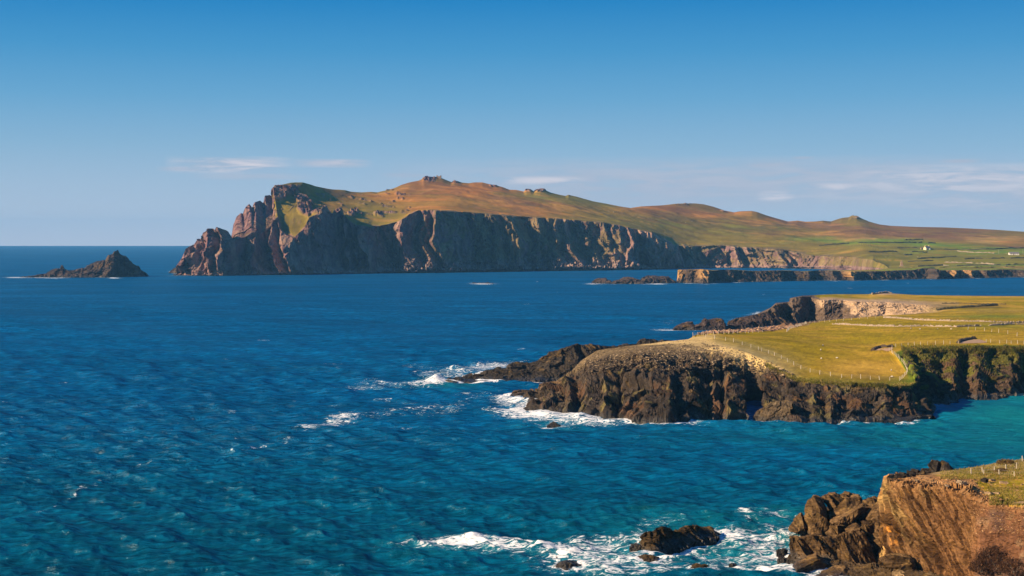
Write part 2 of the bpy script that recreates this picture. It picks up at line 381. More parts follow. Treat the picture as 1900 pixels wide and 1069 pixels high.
# buttresses: the wall steps forward quickly (lit flank) and falls back slowly (shaded flank)
ribs = [(322, 0), (338, 16), (372, -6), (384, 12), (398, -2), (409, 16), (452, -10), (470, 4), (497, -16), (509, 22), (524, 2), (538, 30), (590, -4), (632, -24), (640, -4), (651, -12), (658, 2), (668, -8), (677, 10), (732, -26), (752, 10), (778, -14), (792, 4), (806, -10), (816, 18), (872, -22), (884, -2), (905, -12), (914, 4), (938, -10), (948, 10), (962, -4), (980, -10), (992, 12), (1012, -6), (1030, 4), (1046, -4), (1056, 12), (1082, -12), (1096, 4), (1112, -2), (1128, 12), (1140, 8), (1150, 16), (1172, 22), (1178, -4), (1196, -12), (1203, 12), (1225, 20), (1248, 26), (1262, 20), (1278, -22), (1290, 2), (1310, -10), (1322, 6), (1345, -10), (1362, 8), (1385, -12), (1402, 6), (1425, -8), (1445, 8), (1470, -4), (1485, 6), (1520, -4), (1540, 5), (1600, 0), (2060, 0)]
hgt = np.clip((VV - 1), 0, 1)
Q = P * np.array([1, 0, 1])
mean = (fbm(Q, 60, 3, 3) - .5) * 46 + (fbm(Q, 18, 3, 4) - .5) * 14
rib = np.interp(PX0 + mean * 1.0 + (hgt - .5) * 16, [r[0] for r in ribs], [r[1] for r in ribs])
amp = np.where(UU > 1500, .5, 1.0)
saw = (P[..., 0] / 34 + fbm(Q, 60, 3, 8) * 4.2) % 1.0; sw2 = np.where(saw < .22, saw / .22, (1 - saw) / .78)
saw3 = (P[..., 0] / 11 + fbm(Q, 16, 3, 9) * 1.6) % 1.0; sw3 = np.where(saw3 < .25, saw3 / .25, (1 - saw3) / .75)
swa = keyed([(320, .3), (540, .3), (820, .5), (900, 1), (1500, 1), (2060, .6)], PX0)
dis = rib * 1.75 * amp * (.45 + .65 * np.sin(np.clip(hgt, 0, 1) * math.pi * .85 + .25))
f1, t1, e1 = facets(P * np.array([1, 1, .6]), 32, 11, tilt=.7); f2, t2, e2 = facets(P * np.array([1, 1, .6]) + 3, 12, 12, tilt=.6); f3, t3, e3 = facets(P * np.array([1, 1, .7]), 4.2, 13)
spx = P[..., 0] + P[..., 2] * (.5 * np.sin(P[..., 0] / 70)); spr = ridged(np.stack([spx, 0 * spx, P[..., 2] * .25], -1), 52, 3, 7)
dis = dis + (spr - .45) * (64 * (1.0 - hgt) + 14) * swa + (sw2 - .5) * 15 * swa + (sw3 - .5) * 1.5 + f1 * 10 + f2 * 2.0 + f2 * 3.0 + f3 * 1.5 + (ridged(P * np.array([1, 1, .3]), 22, 4, 6) - .4) * 9
wall = np.where(VV < 2, 1.0, sstep(-VV, -2.25, -2.0)); wall = np.where(crag > 0, np.where(VV < 4.2, 1.0, .3), wall)
wall = wall * (1 - .75 * lowf * (VV < 2)) 
foot = sstep(hgt, 0, .12)
upc = (VV > 2) * (UU > 425); dis = np.where(upc, dis - rib * 1.55 * amp * .8 * (.45 + .65 * np.sin(math.pi * .85 + .25)), dis) ; wall = np.where(upc, wall * .5, wall)
P[..., 1] -= dis * wall * (.35 + .65 * foot)
# boulder apron along the foot
ap = np.exp(-hgt * 7) * (VV < 2) * (VV >= 1)
apr = np.interp(PX0, [320, 420, 520, 560, 700, 735, 760, 800, 880, 960, 1060, 1130, 1180, 1250, 2060], [.3, .3, .5, .6, .3, 1.3, 1.5, 1.4, 1.2, 1.6, 1.6, 1.5, .8, .6, 0])
fb, tb, eb = facets(P, 5.0, 15)
P[..., 1] -= ap * apr * (20 + 12 * fb); P[..., 2] += ap * apr * (fb * 4.5 + 3)
# relief of the open hillside
slope_w = np.where(crag > 0, 0, sstep(VV, 2.05, 2.5) * (1 - sstep(VV, 4.3, 4.8)))
near_sky = 1 - sstep(VV, 3.55, 3.95)
P[..., 2] += slope_w * near_sky * ((fbm(P, 120, 4, 21) - .5) * 9 + (fbm(P, 30, 4, 22) - .5) * 4.5)
# crags breaking through the turf on the western brow and along the crest
cz = np.zeros_like(UU)
for (cx, cy, rx, ry, s) in [(560, 372, 22, 10, 1.0), (535, 352, 22, 10, 1.3), (518, 358, 14, 14, 1.4), (595, 388, 20, 9, 1.1), (560, 398, 13, 13, 1.0), (628, 392, 10, 8, .9), (655, 400, 14, 7, .8), (700, 405, 12, 7, .6), (574, 385, 10, 8, .8), (798, 331, 18, 4, .8), (845, 337, 12, 3.5, .7), (918, 345, 16, 4, .7), (1002, 353, 16, 3, 1.0), (980, 353, 7, 2.5, .9), (1056, 362, 6, 2, .6), (1270, 379, 40, 3, .5), (1345, 392, 10, 3, .6), (1586, 403, 14, 4, .6), (720, 352, 20, 2.5, .5)]:
    cz = np.maximum(cz, s * np.exp(-((PX0 - cx) / rx) ** 2 - ((PY0 - cy) / ry) ** 2))
cz *= (VV > 2) * (VV < 4.1)
cragm = sstep(cz + (fbm(P, 14, 3, 31) - .5) * .9, .42, .62)
fc, tc_, ec = facets(P * np.array([1, 1, .6]), 9, 33)
P[..., 2] += cragm * (4 + 7 * fc) * np.where(VV > 3.7, .3, 1.0); P[..., 1] -= cragm * (4 + 6 * fc)
# scattered small knolls
kn = sstep(ridged(P, 40, 3, 41), .74, .9) * slope_w * (PX0 > 500) * (PX0 < 760) * near_sky
fk, tk, ek = facets(P, 6, 42); P[..., 2] += kn * (2.2 + 2.5 * fk)
rock = np.maximum.reduce([np.where(VV < 2, 1.0, sstep(-(VV + (fbm(P, 22, 3, 44) - .5) * .35), -2.12, -2.02)), crag * (VV < 4.8) * (1 - .35 * sstep(UU, 425, 432) * sstep(fbm(P, 18, 3, 46) + .25 * np.exp(-((VV - 2.35) / .3) ** 2), .60, .70) * (VV > 2.02) * (VV < 3.0)), cragm, kn * .9])
rock *= 1 - lowf * .65 * (VV > 1.2)
# --- albedo
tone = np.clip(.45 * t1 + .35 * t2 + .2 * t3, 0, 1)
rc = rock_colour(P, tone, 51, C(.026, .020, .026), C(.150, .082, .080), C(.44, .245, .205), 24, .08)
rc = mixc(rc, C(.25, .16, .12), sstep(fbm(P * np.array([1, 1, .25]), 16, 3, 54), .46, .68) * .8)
rc = mixc(rc, C(.33, .20, .13), np.clip(sstep(PX0, 1130, 1200) * (1 - sstep(PX0, 1255, 1270)) * sstep(hgt, .1, .9) * .75, 0, 1))      # paler, warmer stretch of wall, stronger towards the top
rc = mixc(rc, C(.29, .20, .165), np.clip(ap * apr * 1.4, 0, 1) * .9)
vegp = keyed([(320, .05), (410, .2), (430, .3), (480, .15), (540, .15), (700, .2), (760, .3), (840, .75), (1000, .95), (1130, .8), (1170, .35), (1250, .3), (1290, .75), (1500, .8), (2060, .6)], PX0)
nrm = grid_normals(P); up = np.abs(nrm[..., 2])
vm = sstep(fbm(P * np.array([1, 1, .6]), 26, 4, 61) + (up - .35) * .35 + (vegp - .6) * .35, .50, .60) * np.clip(vegp * 1.6, 0, 1) * sstep(hgt, .1, .25)
rc = mixc(rc, C(.15, .118, .026), vm * .6 * (VV < 2.2))
gn = fbm(P * np.array([.35, 1, 1]), 26, 5, 71, .6); gn2 = fbm(P, 160, 3, 72); gn3 = fbm(P * np.array([.3, 1, 1.5]), 50, 4, 73)
OLIVE, ORANGE, TAN, GREEN, LUSH, HEATH, SAND = C(.205, .150, .018), C(.40, .155, .028), C(.42, .205, .045), C(.160, .150, .016), C(.11, .19, .012), C(.17, .082, .034), C(.46, .27, .085)
blobs = [(620, 385, 120, 40, OLIVE), (545, 405, 60, 50, OLIVE * .6), (690, 368, 90, 9, ORANGE), (760, 378, 120, 10, ORANGE), (830, 362, 90, 26, ORANGE), (790, 345, 60, 14, HEATH), (900, 352, 60, 12, ORANGE), (880, 375, 110, 10, TAN), (990, 388, 100, 10, TAN), (960, 390, 120, 12, ORANGE), (700, 400, 60, 20, OLIVE), (1000, 366, 70, 10, GREEN), (1090, 378, 60, 9, GREEN), (1110, 392, 70, 8, OLIVE), (1150, 405, 120, 12, OLIVE), (1200, 392, 60, 6, ORANGE), (1270, 388, 70, 9, HEATH), (1350, 400, 80, 8, ORANGE), (1230, 385, 50, 5, ORANGE), (1300, 415, 110, 9, GREEN), (1400, 400, 30, 6, OLIVE), (1330, 437, 120, 14, OLIVE), (1430, 410, 60, 7, ORANGE), (1500, 420, 80, 6, HEATH), (1580, 407, 40, 6, OLIVE), (1450, 430, 80, 8, OLIVE), (1400, 428, 50, 5, LUSH), (1520, 436, 80, 3.5, TAN), (1620, 443, 60, 3, SAND), (1600, 425, 120, 7, HEATH), (1750, 428, 120, 6, HEATH), (1720, 437, 130, 7, HEATH), (1840, 443, 45, 5, SAND), (1890, 447, 30, 5, ORANGE), (1870, 433, 50, 5, OLIVE), (1570, 446, 70, 4, LUSH), (1640, 447, 40, 3, LUSH), (1500, 460, 60, 8, OLIVE), (1600, 457, 50, 4, GREEN), (1720, 455, 60, 3.5, LUSH), (1740, 464, 60, 3, LUSH), (1860, 466, 50, 4, LUSH), (1560, 470, 60, 8, OLIVE), (1700, 478, 120, 7, GREEN), (1830, 480, 90, 6, GREEN), (1850, 494, 60, 4, LUSH), (1650, 494, 80, 5, GREEN), (1760, 497, 60, 4, GREEN), (1720, 470, 50, 2.5, GREEN), (1880, 458, 40, 3, HEATH)]
gc = np.broadcast_to(OLIVE * 1.0, P.shape) * 0.35; wsum = np.full(PX0.shape, .35)
wx, wy = (gn2 - .5) * 60, (gn3 - .5) * 14
for (cx, cy, rx, ry, c) in blobs:
    w = np.exp(-((PX0 + wx - cx) / rx) ** 2 - ((PY0 + wy - cy) / ry) ** 2) * 3.2; gc = gc + c * w[..., None]; wsum = wsum + w
gc = gc / wsum[..., None]
gc = gc * (.55 + .80 * gn)[..., None]
gc = mixc(gc, HEATH * .7, sstep(gn3, .56, .7) * .55 * (PY0 < 440) * (PY0 < 395 + (PX0 > 1150) * 60))
gc = mixc(gc, TAN * 1.1, sstep(fbm(P * np.array([.25, 1, 1]), 18, 4, 75), .6, .75) * .4)
gc = mixc(gc, OLIVE * .8, sstep(fbm(P * np.array([.4, .8, 1]), 55, 4, 76, .6), .52, .64) * .55)
gc = mixc(gc, HEATH * .75, sstep(fbm(P * np.array([.5, 1, 1.5]), 30, 4, 77, .65), .56, .66) * .6 * np.clip(np.exp(-((PX0 - 810) / 90) ** 2 - ((PY0 - 345) / 16) ** 2) * 1.3 + sstep(PX0, 1150, 1250) * (PY0 < 440) * .6, 0, 1))
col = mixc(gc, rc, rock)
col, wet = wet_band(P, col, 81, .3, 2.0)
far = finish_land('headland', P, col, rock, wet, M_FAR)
tag(far, 'long brown and green headland with steep dark sea cliffs', None, None, 'structure')
T_FAR = tree_of(far)

# ================================================================== low far promontory
LW = [(1246, 1252, 524.5), (1300, 1300, 526), (1330, 1330, 525), (1400, 1400, 523.5), (1450, 1450, 522), (1520, 1520, 521), (1580, 1580, 520.5), (1640, 1640, 519.5), (1720, 1720, 518), (1740, 1740, 518), (1800, 1800, 516.5), (1900, 1900, 514.5), (2060, 2060, 512)]
LT = [(1246, 1256, 514), (1251, 1257, 501), (1300, 1300, 500), (1320, 1320, 502), (1360, 1360, 501), (1400, 1400, 503.5), (1450, 1450, 502), (1490, 1490, 504), (1520, 1520, 502), (1580, 1580, 504), (1640, 1640, 503.5), (1700, 1700, 501.5), (1722, 1722, 498), (1732, 1734, 499), (1740, 1741, 502), (1800, 1800, 501.5), (1830, 1830, 502), (1860, 1860, 500.5), (1900, 1900, 501.5), (2060, 2060, 502)]
us = sorted(set([a[0] for a in LW] + [a[0] for a in LT]))
def at(tab, u, k): return float(np.interp(u, [t[0] for t in tab], [t[k] for t in tab]))
a0, a1, a2, a3, a4 = [], [], [], [], []
for u in us:
    w = S(at(LW, u, 1), at(LW, u, 2)); a1.append((u, w)); a0.append((u, w + np.array([0, -4, -4])))
    t = W(at(LT, u, 1), at(LT, u, 2), w[1] + 12); a2.append((u, t))
    left = (1 - sstep(np.array(float(u)), 1500, 1640))
    a3.append((u, np.array([t[0] * 1.02, t[1] + 30 + 40 * (1 - left), t[2] - .3 + 1.0 * (1 - left)])))
    bd = t[1] + 100 + 180 * (1 - left); a4.append((u, np.array([t[0] / t[1] * bd, bd, t[2] * (1 - left) - 3 * left - 2])))
P, U, V = loft([a0, a1, a2, a3, a4], [4, 40, 8, 8], 700)
VV = np.ones_like(U)[:, None] * V[None]; PX0, PY0 = pix(P); hgt = np.clip(VV - 1, 0, 1)
lr = [(1246, -4), (1254, 7), (1266, 2), (1295, -6), (1300, 3), (1312, 8), (1335, -4), (1400, -9), (1420, -3), (1450, 3), (1475, -8), (1500, 2), (1530, -8), (1545, 1), (1568, -7), (1577, 9), (1600, 1), (1660, -4), (1728, -12), (1734, 10), (1758, -4), (1768, 6), (1790, -7), (1800, 5), (1820, -6), (1832, 2), (1880, -6), (1895, 4), (2060, 0)]
rb = np.interp(PX0 + (fbm(P, 12, 3, 91) - .5) * 16, [r[0] for r in lr], [r[1] for r in lr])
f1, t1, e1 = facets(P * np.array([1, 1, .6]), 9, 92); f2, t2, e2 = facets(P, 3.6, 93)
wall = np.where(VV < 2, 1.0, sstep(-VV, -2.5, -2.0))
P[..., 1] -= (rb * 1.5 + f1 * 3.6 + f2 * 1.6) * wall
ap = np.exp(-hgt * 6) * (VV < 2); P[..., 1] -= ap * (5 + 3 * f2); 
P[..., 2] += (VV > 2.1) * (fbm(P, 14, 3, 94) - .5) * 1.0
rock = np.where(VV < 2, 1.0, sstep(-(VV + (fbm(P, 8, 3, 95) - .5) * .4), -2.35, -2.05))
rc = rock_colour(P, t1 * .6 + t2 * .4, 96, C(.026, .021, .019), C(.070, .051, .039), C(.20, .135, .085), 9, .4)
for cx, rr in ((1256, 10), (1305, 9), (1576, 9), (1766, 8), (1803, 9), (1790, 5)): rc = mixc(rc, C(.42, .235, .085), np.exp(-((PX0 - cx) / rr) ** 2) * sstep(hgt, .25, .5) * .9)
rc = mixc(rc, C(.26, .19, .14), np.clip(ap, 0, 1) * .5 * sstep(t2, .3, .7))
gc = mixc(np.broadcast_to(C(.18, .16, .018), P.shape), C(.29, .20, .045), sstep(fbm(P, 20, 4, 97), .4, .7))
gc = mixc(gc, C(.11, .155, .02), sstep(PX0, 1560, 1700) * .7)
col, wet = wet_band(P, mixc(gc, rc, rock), 98, .4, 3.5)
lowp = finish_land('low_promontory', P, col, rock, wet, M_FAR); tag(lowp, 'low flat promontory with short dark cliffs below the fields', None, None, 'structure')
T_LOW = tree_of(lowp, far)

# ================================================================== middle headland (terrain)
MW = [(940, 990, 737), (985, 990, 750), (1000, 998, 763), (1040, 1040, 768), (1080, 1080, 771), (1140, 1145, 777), (1155, 1152, 775), (1175, 1165, 780), (1200, 1200, 786), (1240, 1245, 787), (1262, 1262, 784), (1300, 1308, 779), (1340, 1345, 775), (1375, 1377, 774), (1384, 1385, 772), (1388, 1387, 766), (1400, 1402, 765), (1405, 1402, 772), (1420, 1415, 779), (1480, 1475, 785), (1560, 1560, 782), (1640, 1640, 780), (1690, 1690, 776), (1722, 1722, 771), (1730, 1728, 763), (1737, 1724, 752), (1745, 1738, 747), (1760, 1760, 744), (1800, 1800, 741), (1830, 1832, 741), (1850, 1850, 737), (1900, 1905, 730), (2040, 2060, 722)]
MC = [(940, 1003, 726, 502), (985, 1012, 722, 497), (1000, 1032, 714, 493), (1040, 1072, 696, 486), (1080, 1108, 681, 480), (1140, 1150, 676, 472), (1200, 1205, 681, 462), (1240, 1250, 685, 458), (1300, 1310, 681, 466), (1340, 1350, 684, 470), (1375, 1377, 690, 470), (1384, 1385, 694, 470), (1400, 1401, 694, 471), (1420, 1420, 687, 470), (1450, 1448, 684, 468), (1462, 1461, 692, 462), (1480, 1478, 708, 455), (1560, 1560, 714, 449), (1640, 1640, 718, 447), (1690, 1690, 718, 450), (1722, 1699, 712, 455), (1730, 1697, 704, 462), (1737, 1686, 682, 484), (1745, 1672, 661, 505), (1760, 1684, 654, 515), (1800, 1790, 648, 528), (1830, 1850, 647, 532), (1900, 1905, 648, 540), (2040, 2060, 648, 545)]
MG = [(940, 1028, 714, 510), (1000, 1060, 688, 505), (1040, 1090, 669, 503), (1080, 1122, 657, 503), (1140, 1165, 651, 500), (1200, 1225, 646, 497), (1240, 1270, 642, 497), (1300, 1330, 641, 495), (1340, 1368, 648, 488), (1375, 1395, 658, 482), (1405, 1420, 668, 477), (1420, 1435, 675, 474), (1480, 1490, 698, 460), (1560, 1560, 708, 453), (1640, 1640, 712, 451), (1690, 1684, 711, 454), (1722, 1691, 706, 459), (1730, 1688, 698, 467), (1737, 1675, 676, 489), (1745, 1661, 657, 508), (1760, 1674, 650, 518), (1800, 1790, 643, 531), (1900, 1905, 643, 543), (2040, 2060, 643, 548)]
MR = [(940, 1048, 702, 520), (1000, 1080, 668, 520), (1040, 1108, 650, 522), (1080, 1140, 646, 522), (1140, 1180, 639, 520), (1200, 1235, 632, 520), (1240, 1280, 628, 520), (1300, 1322, 626, 522), (1340, 1370, 628, 530), (1375, 1420, 629, 545), (1405, 1450, 631, 550), (1420, 1480, 636, 545), (1480, 1530, 646, 530), (1560, 1580, 655, 520), (1640, 1615, 655, 520), (1690, 1633, 651, 525), (1722, 1638, 648, 528), (1745, 1645, 645, 532), (1760, 1680, 640, 537), (1800, 1800, 633, 555), (1900, 1915, 632, 565), (2040, 2080, 632, 570)]
MF = [(1240, 1285, 625.5, 540), (1300, 1330, 620, 565), (1340, 1390, 617.5, 612), (1375, 1425, 615, 652), (1405, 1455, 609, 710), (1420, 1475, 605, 745), (1480, 1500, 600, 775), (1560, 1560, 594.5, 800), (1640, 1620, 589.5, 815), (1690, 1650, 588, 820), (1722, 1660, 587, 822), (1745, 1680, 586.5, 825), (1760, 1720, 585.5, 830), (1800, 1800, 583.5, 835), (1900, 1920, 585, 835), (2040, 2090, 585, 835)]
MB = [(1240, 1298, 619, 836), (1300, 1330, 616, 856), (1340, 1390, 611, 883), (1375, 1425, 608, 898), (1405, 1455, 604.5, 918), (1420, 1475, 601.5, 935), (1480, 1505, 598, 950), (1560, 1560, 592, 948), (1640, 1620, 587, 940), (1690, 1650, 585, 935), (1760, 1720, 581, 915), (1800, 1800, 574, 905), (1900, 1920, 573, 900), (2040, 2090, 573, 900)]
us = sorted(set(x[0] for t in (MW, MC, MG, MR, MF) for x in t))
m0, m1, m2, m3, m4, m5, m6, m7 = [], [], [], [], [], [], [], []
for u in us:
    w = S(at(MW, u, 1), at(MW, u, 2)); c = W(*[at(MC, u, k) for k in (1, 2, 3)])
    out = w - c; out[2] = 0; out /= np.linalg.norm(out) + 1e-6
    m1.append((u, w)); m0.append((u, w + out * 2.5 + np.array([0, 0, -3])))
    m2.append((u, c)); m3.append((u, W(*[at(MG, u, k) for k in (1, 2, 3)]))); r = W(*[at(MR, u, k) for k in (1, 2, 3)]); m4.append((u, r))
    if u < 1240:
        k = (u - 940) / 300.; m5.append((u, r + np.array([4 + 3 * k, 16, -2.5]))); m6.append((u, r * np.array([1, 1, 0]) + np.array([8, 40, -3]))); m7.append((u, r * np.array([1, 1, 0]) + np.array([9, 48, -6])))
    else:
        m5.append((u, W(*[at(MF, u, k) for k in (1, 2, 3)]))); b = W(*[at(MB, u, k) for k in (1, 2, 3)]); m6.append((u, b)); m7.append((u, b + np.array([0, 25, -5])))
P, U, V = loft([m0, m1, m2, m3, m4, m5, m6, m7], [5, 96, 30, 26, 46, 24, 4], 1500, smooth=3)
UU = U[:, None] * np.ones_like(V)[None]; VV = np.ones_like(U)[:, None] * V[None]; PX0, PY0 = pix(P); hgt = np.clip(VV - 1, 0, 1)
N = grid_normals(P); N = np.stack([blur0(N[..., k], 14) for k in range(3)], -1); N /= np.linalg.norm(N, axis=-1, keepdims=True)
N *= np.sign((N * np.array([0, -1, .4])).sum(-1).mean())
Pb = blur0(P, 55); wb = sstep(VV, 3.3, 4.1) * (1 - sstep(VV, 5.0, 5.6)) * sstep(UU, 1330, 1420); P = P * (1 - wb[..., None]) + Pb * wb[..., None]
left = 1 - sstep(UU, 1405, 1425); cove = sstep(UU, 1726, 1740); front = (1 - left) * (1 - cove)
wall = np.where(VV < 2, 1.0, 1 - sstep(VV, 2.0, 2.0 + .15 + .85 * left)); wall *= sstep(VV, 0, 1) * .6 + .4
slab = P @ np.array([[.94, .0, .34], [0, 1, 0], [-.34, 0, .94]])             # beds lean a little
f1, t1, e1 = facets(slab * np.array([1, 1, .5]), 7.0, 101, tilt=.35); f2, t2, e2 = facets(slab * np.array([1.1, 1, .45]) + 5, 3.0, 102, tilt=.3); f3, t3, e3 = facets(slab * np.array([1, 1, .6]), 1.3, 103, tilt=.3); f4, t4, e4 = facets(P, .62, 104)
# larger shapes along the front: columns, clefts, caves, ledges (metres forward)
mr = [(940, 0), (985, 1.5), (1000, 0), (1030, 1.5), (1046, -1), (1060, 1.2), (1068, -1.2), (1088, .6), (1096, 1.8), (1116, .2), (1126, 1.4), (1150, -1.8), (1156, -.5), (1165, 1.2), (1200, 2.4), (1240, 1.5), (1256, -1), (1270, .6), (1290, .4), (1318, -1.2), (1322, .3), (1338, -.8), (1341, -2.6), (1344, 1.8), (1376, 1.0), (1381, .2), (1385, -4.5), (1402, -5.5), (1408, -2), (1418, -1.0), (1452, -2.5), (1460, .5), (1470, .6), (1500, -.2), (1508, .6), (1530, -.6), (1540, .7), (1570, -.5), (1580, .6), (1620, -.4), (1640, .6), (1690, .4), (1726, 0), (1745, -1), (1765, 1), (1790, -2), (1812, 1.5), (1840, -1), (1870, 1), (1900, -1), (2040, 0)]
rb = np.interp(PX0 + (fbm(P, 5, 3, 105) - .5) * 10, [r[0] for r in mr], [r[1] for r in mr])
ledge = np.interp(hgt + (fbm(P, 12, 3, 106) - .5) * .3, [0, .25, .3, .52, .56, .8, .84, 1], [.7, .5, -.1, -.1, .5, .3, -.5, -.2]) * left * 1.4
led2 = np.interp(hgt + (fbm(P, 9, 3, 107) - .5) * .22, [0, .08, .12, .5, .58, .66, 1], [.9, .6, .2, .1, -1.6, -1.2, -.4]) * front * 1.3
sq = (P[..., 0] / 8.5 + fbm(P * np.array([1, 1, .35]), 9, 3, 99) * 1.8) % 1.0; sq = np.where(sq < .2, sq / .2, (1 - sq) / .8)
dis = (sq - .5) * .8 + rb * 1.35 * (1 - .5 * sstep(hgt, .7, 1)) + ledge + led2 + f1 * (2.0 - .4 * front) + f2 * 1.15 + f3 * .38 + f4 * .12 + (fbm(P, 18, 3, 108) - .5) * 2.2 * (1 + .4 * cove)
# the slanting hollow in the western face and the tall cave
hol = np.exp(-((PX0 - 1185 - (PY0 - 725) * 1.2) / 34) ** 2 - ((PY0 - 726) / 11) ** 2); dis -= 3.8 * sstep(hol + (fbm(P, 3, 3, 109) - .5) * .3, .25, .55) * (VV < 2)
cav = (1 - sstep(np.abs(PX0 - 1392.5), 7, 11)) * sstep(PY0, 696, 708) * (VV < 2); dis -= 11 * cav
dis -= 2.5 * (1 - sstep(np.abs(PX0 - 1702 - (PY0 - 700) * .2), 2, 9)) * cove
P = P + N * (dis * wall)[..., None]
P[..., 2] += np.where(VV > 2, 1, 0) * wall * left * (f3 * .35 + f4 * .25)
# turf: gentle swells, terracettes, bank edge
tw = sstep(VV, 2.4, 3.2); P[..., 2] += tw * ((fbm(P, 45, 3, 111) - .5) * 1.6 * (VV < 5) + (fbm(P, 6, 3, 112) - .5) * .28)
lw = (VV > 5); P[..., 2] += lw * (facets(P, 4, 113)[0] * .9) * (UU < 1500)
# --- zones
gl = np.interp(PX0, [990, 1180, 1240, 1300, 1360, 1420, 1470, 1700, 1900], [4.6, 4.1, 3.4, 2.8, 2.6, 2.45, 2.25, 2.12, 2.05])   # where rock gives way to turf
rock = np.where(VV < 2, 1.0, 1 - sstep(VV + (fbm(P, 5, 4, 121, .6) - .5) * 1.5, gl - .3, gl + .3)); rock = np.where(VV > 5, np.where(UU < 1500, sstep(VV + (fbm(P, 9, 3, 122) - .5) * .5, 5.05, 5.3), 0), rock)
tone = np.clip(.35 * t1 + .3 * t2 + .25 * t3 + .1 * t4, 0, 1)
rc = rock_colour(P, tone, 123, C(.020, .017, .015), C(.050, .039, .031), C(.175, .122, .078), 5.0, .35)
rc = mixc(rc, C(.15, .07, .032), sstep(fbm(P * np.array([1, 1, .5]), 7, 4, 124), .56, .66) * .38 * (VV < 2))               # iron-stained slabs
rc = mixc(rc, C(.19, .155, .05), sstep(fbm(P * np.array([1, 1, .3]), 3.2, 4, 125), .62, .72) * .4 * (VV < 2) * (1 - cove))   # yellow lichen drips
upl = np.clip((VV - 2), 0, 2) * left
rc = mixc(rc, C(.24, .18, .11), np.clip(upl * .9 - .25, 0, 1) * sstep(fbm(P, 1.1, 3, 126) * .6 + t4 * .4, .45, .62) * (VV < 4.5))    # pale frost-split rubble
rc = mixc(rc, C(.19, .13, .055), np.clip(upl - .1, 0, 1) * .5 * (VV < 4.5))
rc = mixc(rc, C(.23, .13, .075), (VV > 5) * (UU < 1500) * .9)                                                        # cobble shore
nrm = grid_normals(P); up = np.abs(nrm[..., 2])
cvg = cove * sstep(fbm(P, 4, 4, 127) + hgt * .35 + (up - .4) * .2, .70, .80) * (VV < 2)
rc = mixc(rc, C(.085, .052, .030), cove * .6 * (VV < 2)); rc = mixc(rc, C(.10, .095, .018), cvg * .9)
gn = fbm(P * np.array([.5, 1, 1]), 5, 5, 131, .6); gn2 = fbm(P * np.array([.6, 1, 1]), 28, 4, 132)
gc = mixc(np.broadcast_to(C(.245, .175, .003), P.shape), C(.36, .225, .018), sstep(gn2 + (gn - .5) * .5, .42, .62))
for (cx, cy, rx, ry, c, s) in ((1600, 685, 90, 22, C(.40, .24, .035), .95), (1500, 640, 120, 12, C(.25, .18, .006), .5), (1850, 575, 140, 5, C(.30, .22, .06), .6), (1700, 600, 200, 6, C(.25, .19, .006), .5), (1720, 625, 150, 8, C(.24, .185, .005), .5), (1850, 587, 100, 3, C(.12, .17, .02), .8), (1850, 605, 90, 6, C(.18, .185, .015), .6)):
    gc = mixc(gc, c * (.8 + .4 * gn)[..., None], s * np.exp(-((PX0 - cx) / rx) ** 2 - ((PY0 - cy) / ry) ** 2))
rim = sstep(UU, 1440, 1560) * (1 - sstep(VV, 3.0, 3.25)) * (VV > 1.9); gc = mixc(gc, mixc(np.broadcast_to(C(.17, .145, .02), P.shape), C(.10, .155, .014), sstep(UU, 1640, 1700)), rim * .85)
dry = np.exp(-((VV - gl - .1) / .75) ** 2) * (1 - sstep(UU, 1430, 1500)); gc = mixc(gc, C(.50, .36, .15), np.clip(dry * 1.15, 0, 1))
gc = mixc(gc, C(.50, .36, .16), np.clip((1 - sstep(PX0, 1300, 1350)) * (VV > 2.5) * (VV < 5), 0, 1) * .8)
gc *= (.55 + .9 * fbm(P, 1.4, 4, 133, .65))[..., None]; gc = mixc(gc, gc * .55, sstep(fbm(P * np.array([.4, 1, 1]), 9, 4, 136, .65), .56, .68) * .5)
col, wet = wet_band(P, mixc(gc, rc, rock), 135, .5, 3.0)
mid = finish_land('grassy_headland', P, col, rock, wet, M_MID); tag(mid, 'grassy headland with fenced field above dark blocky cliffs', None, None, 'structure')

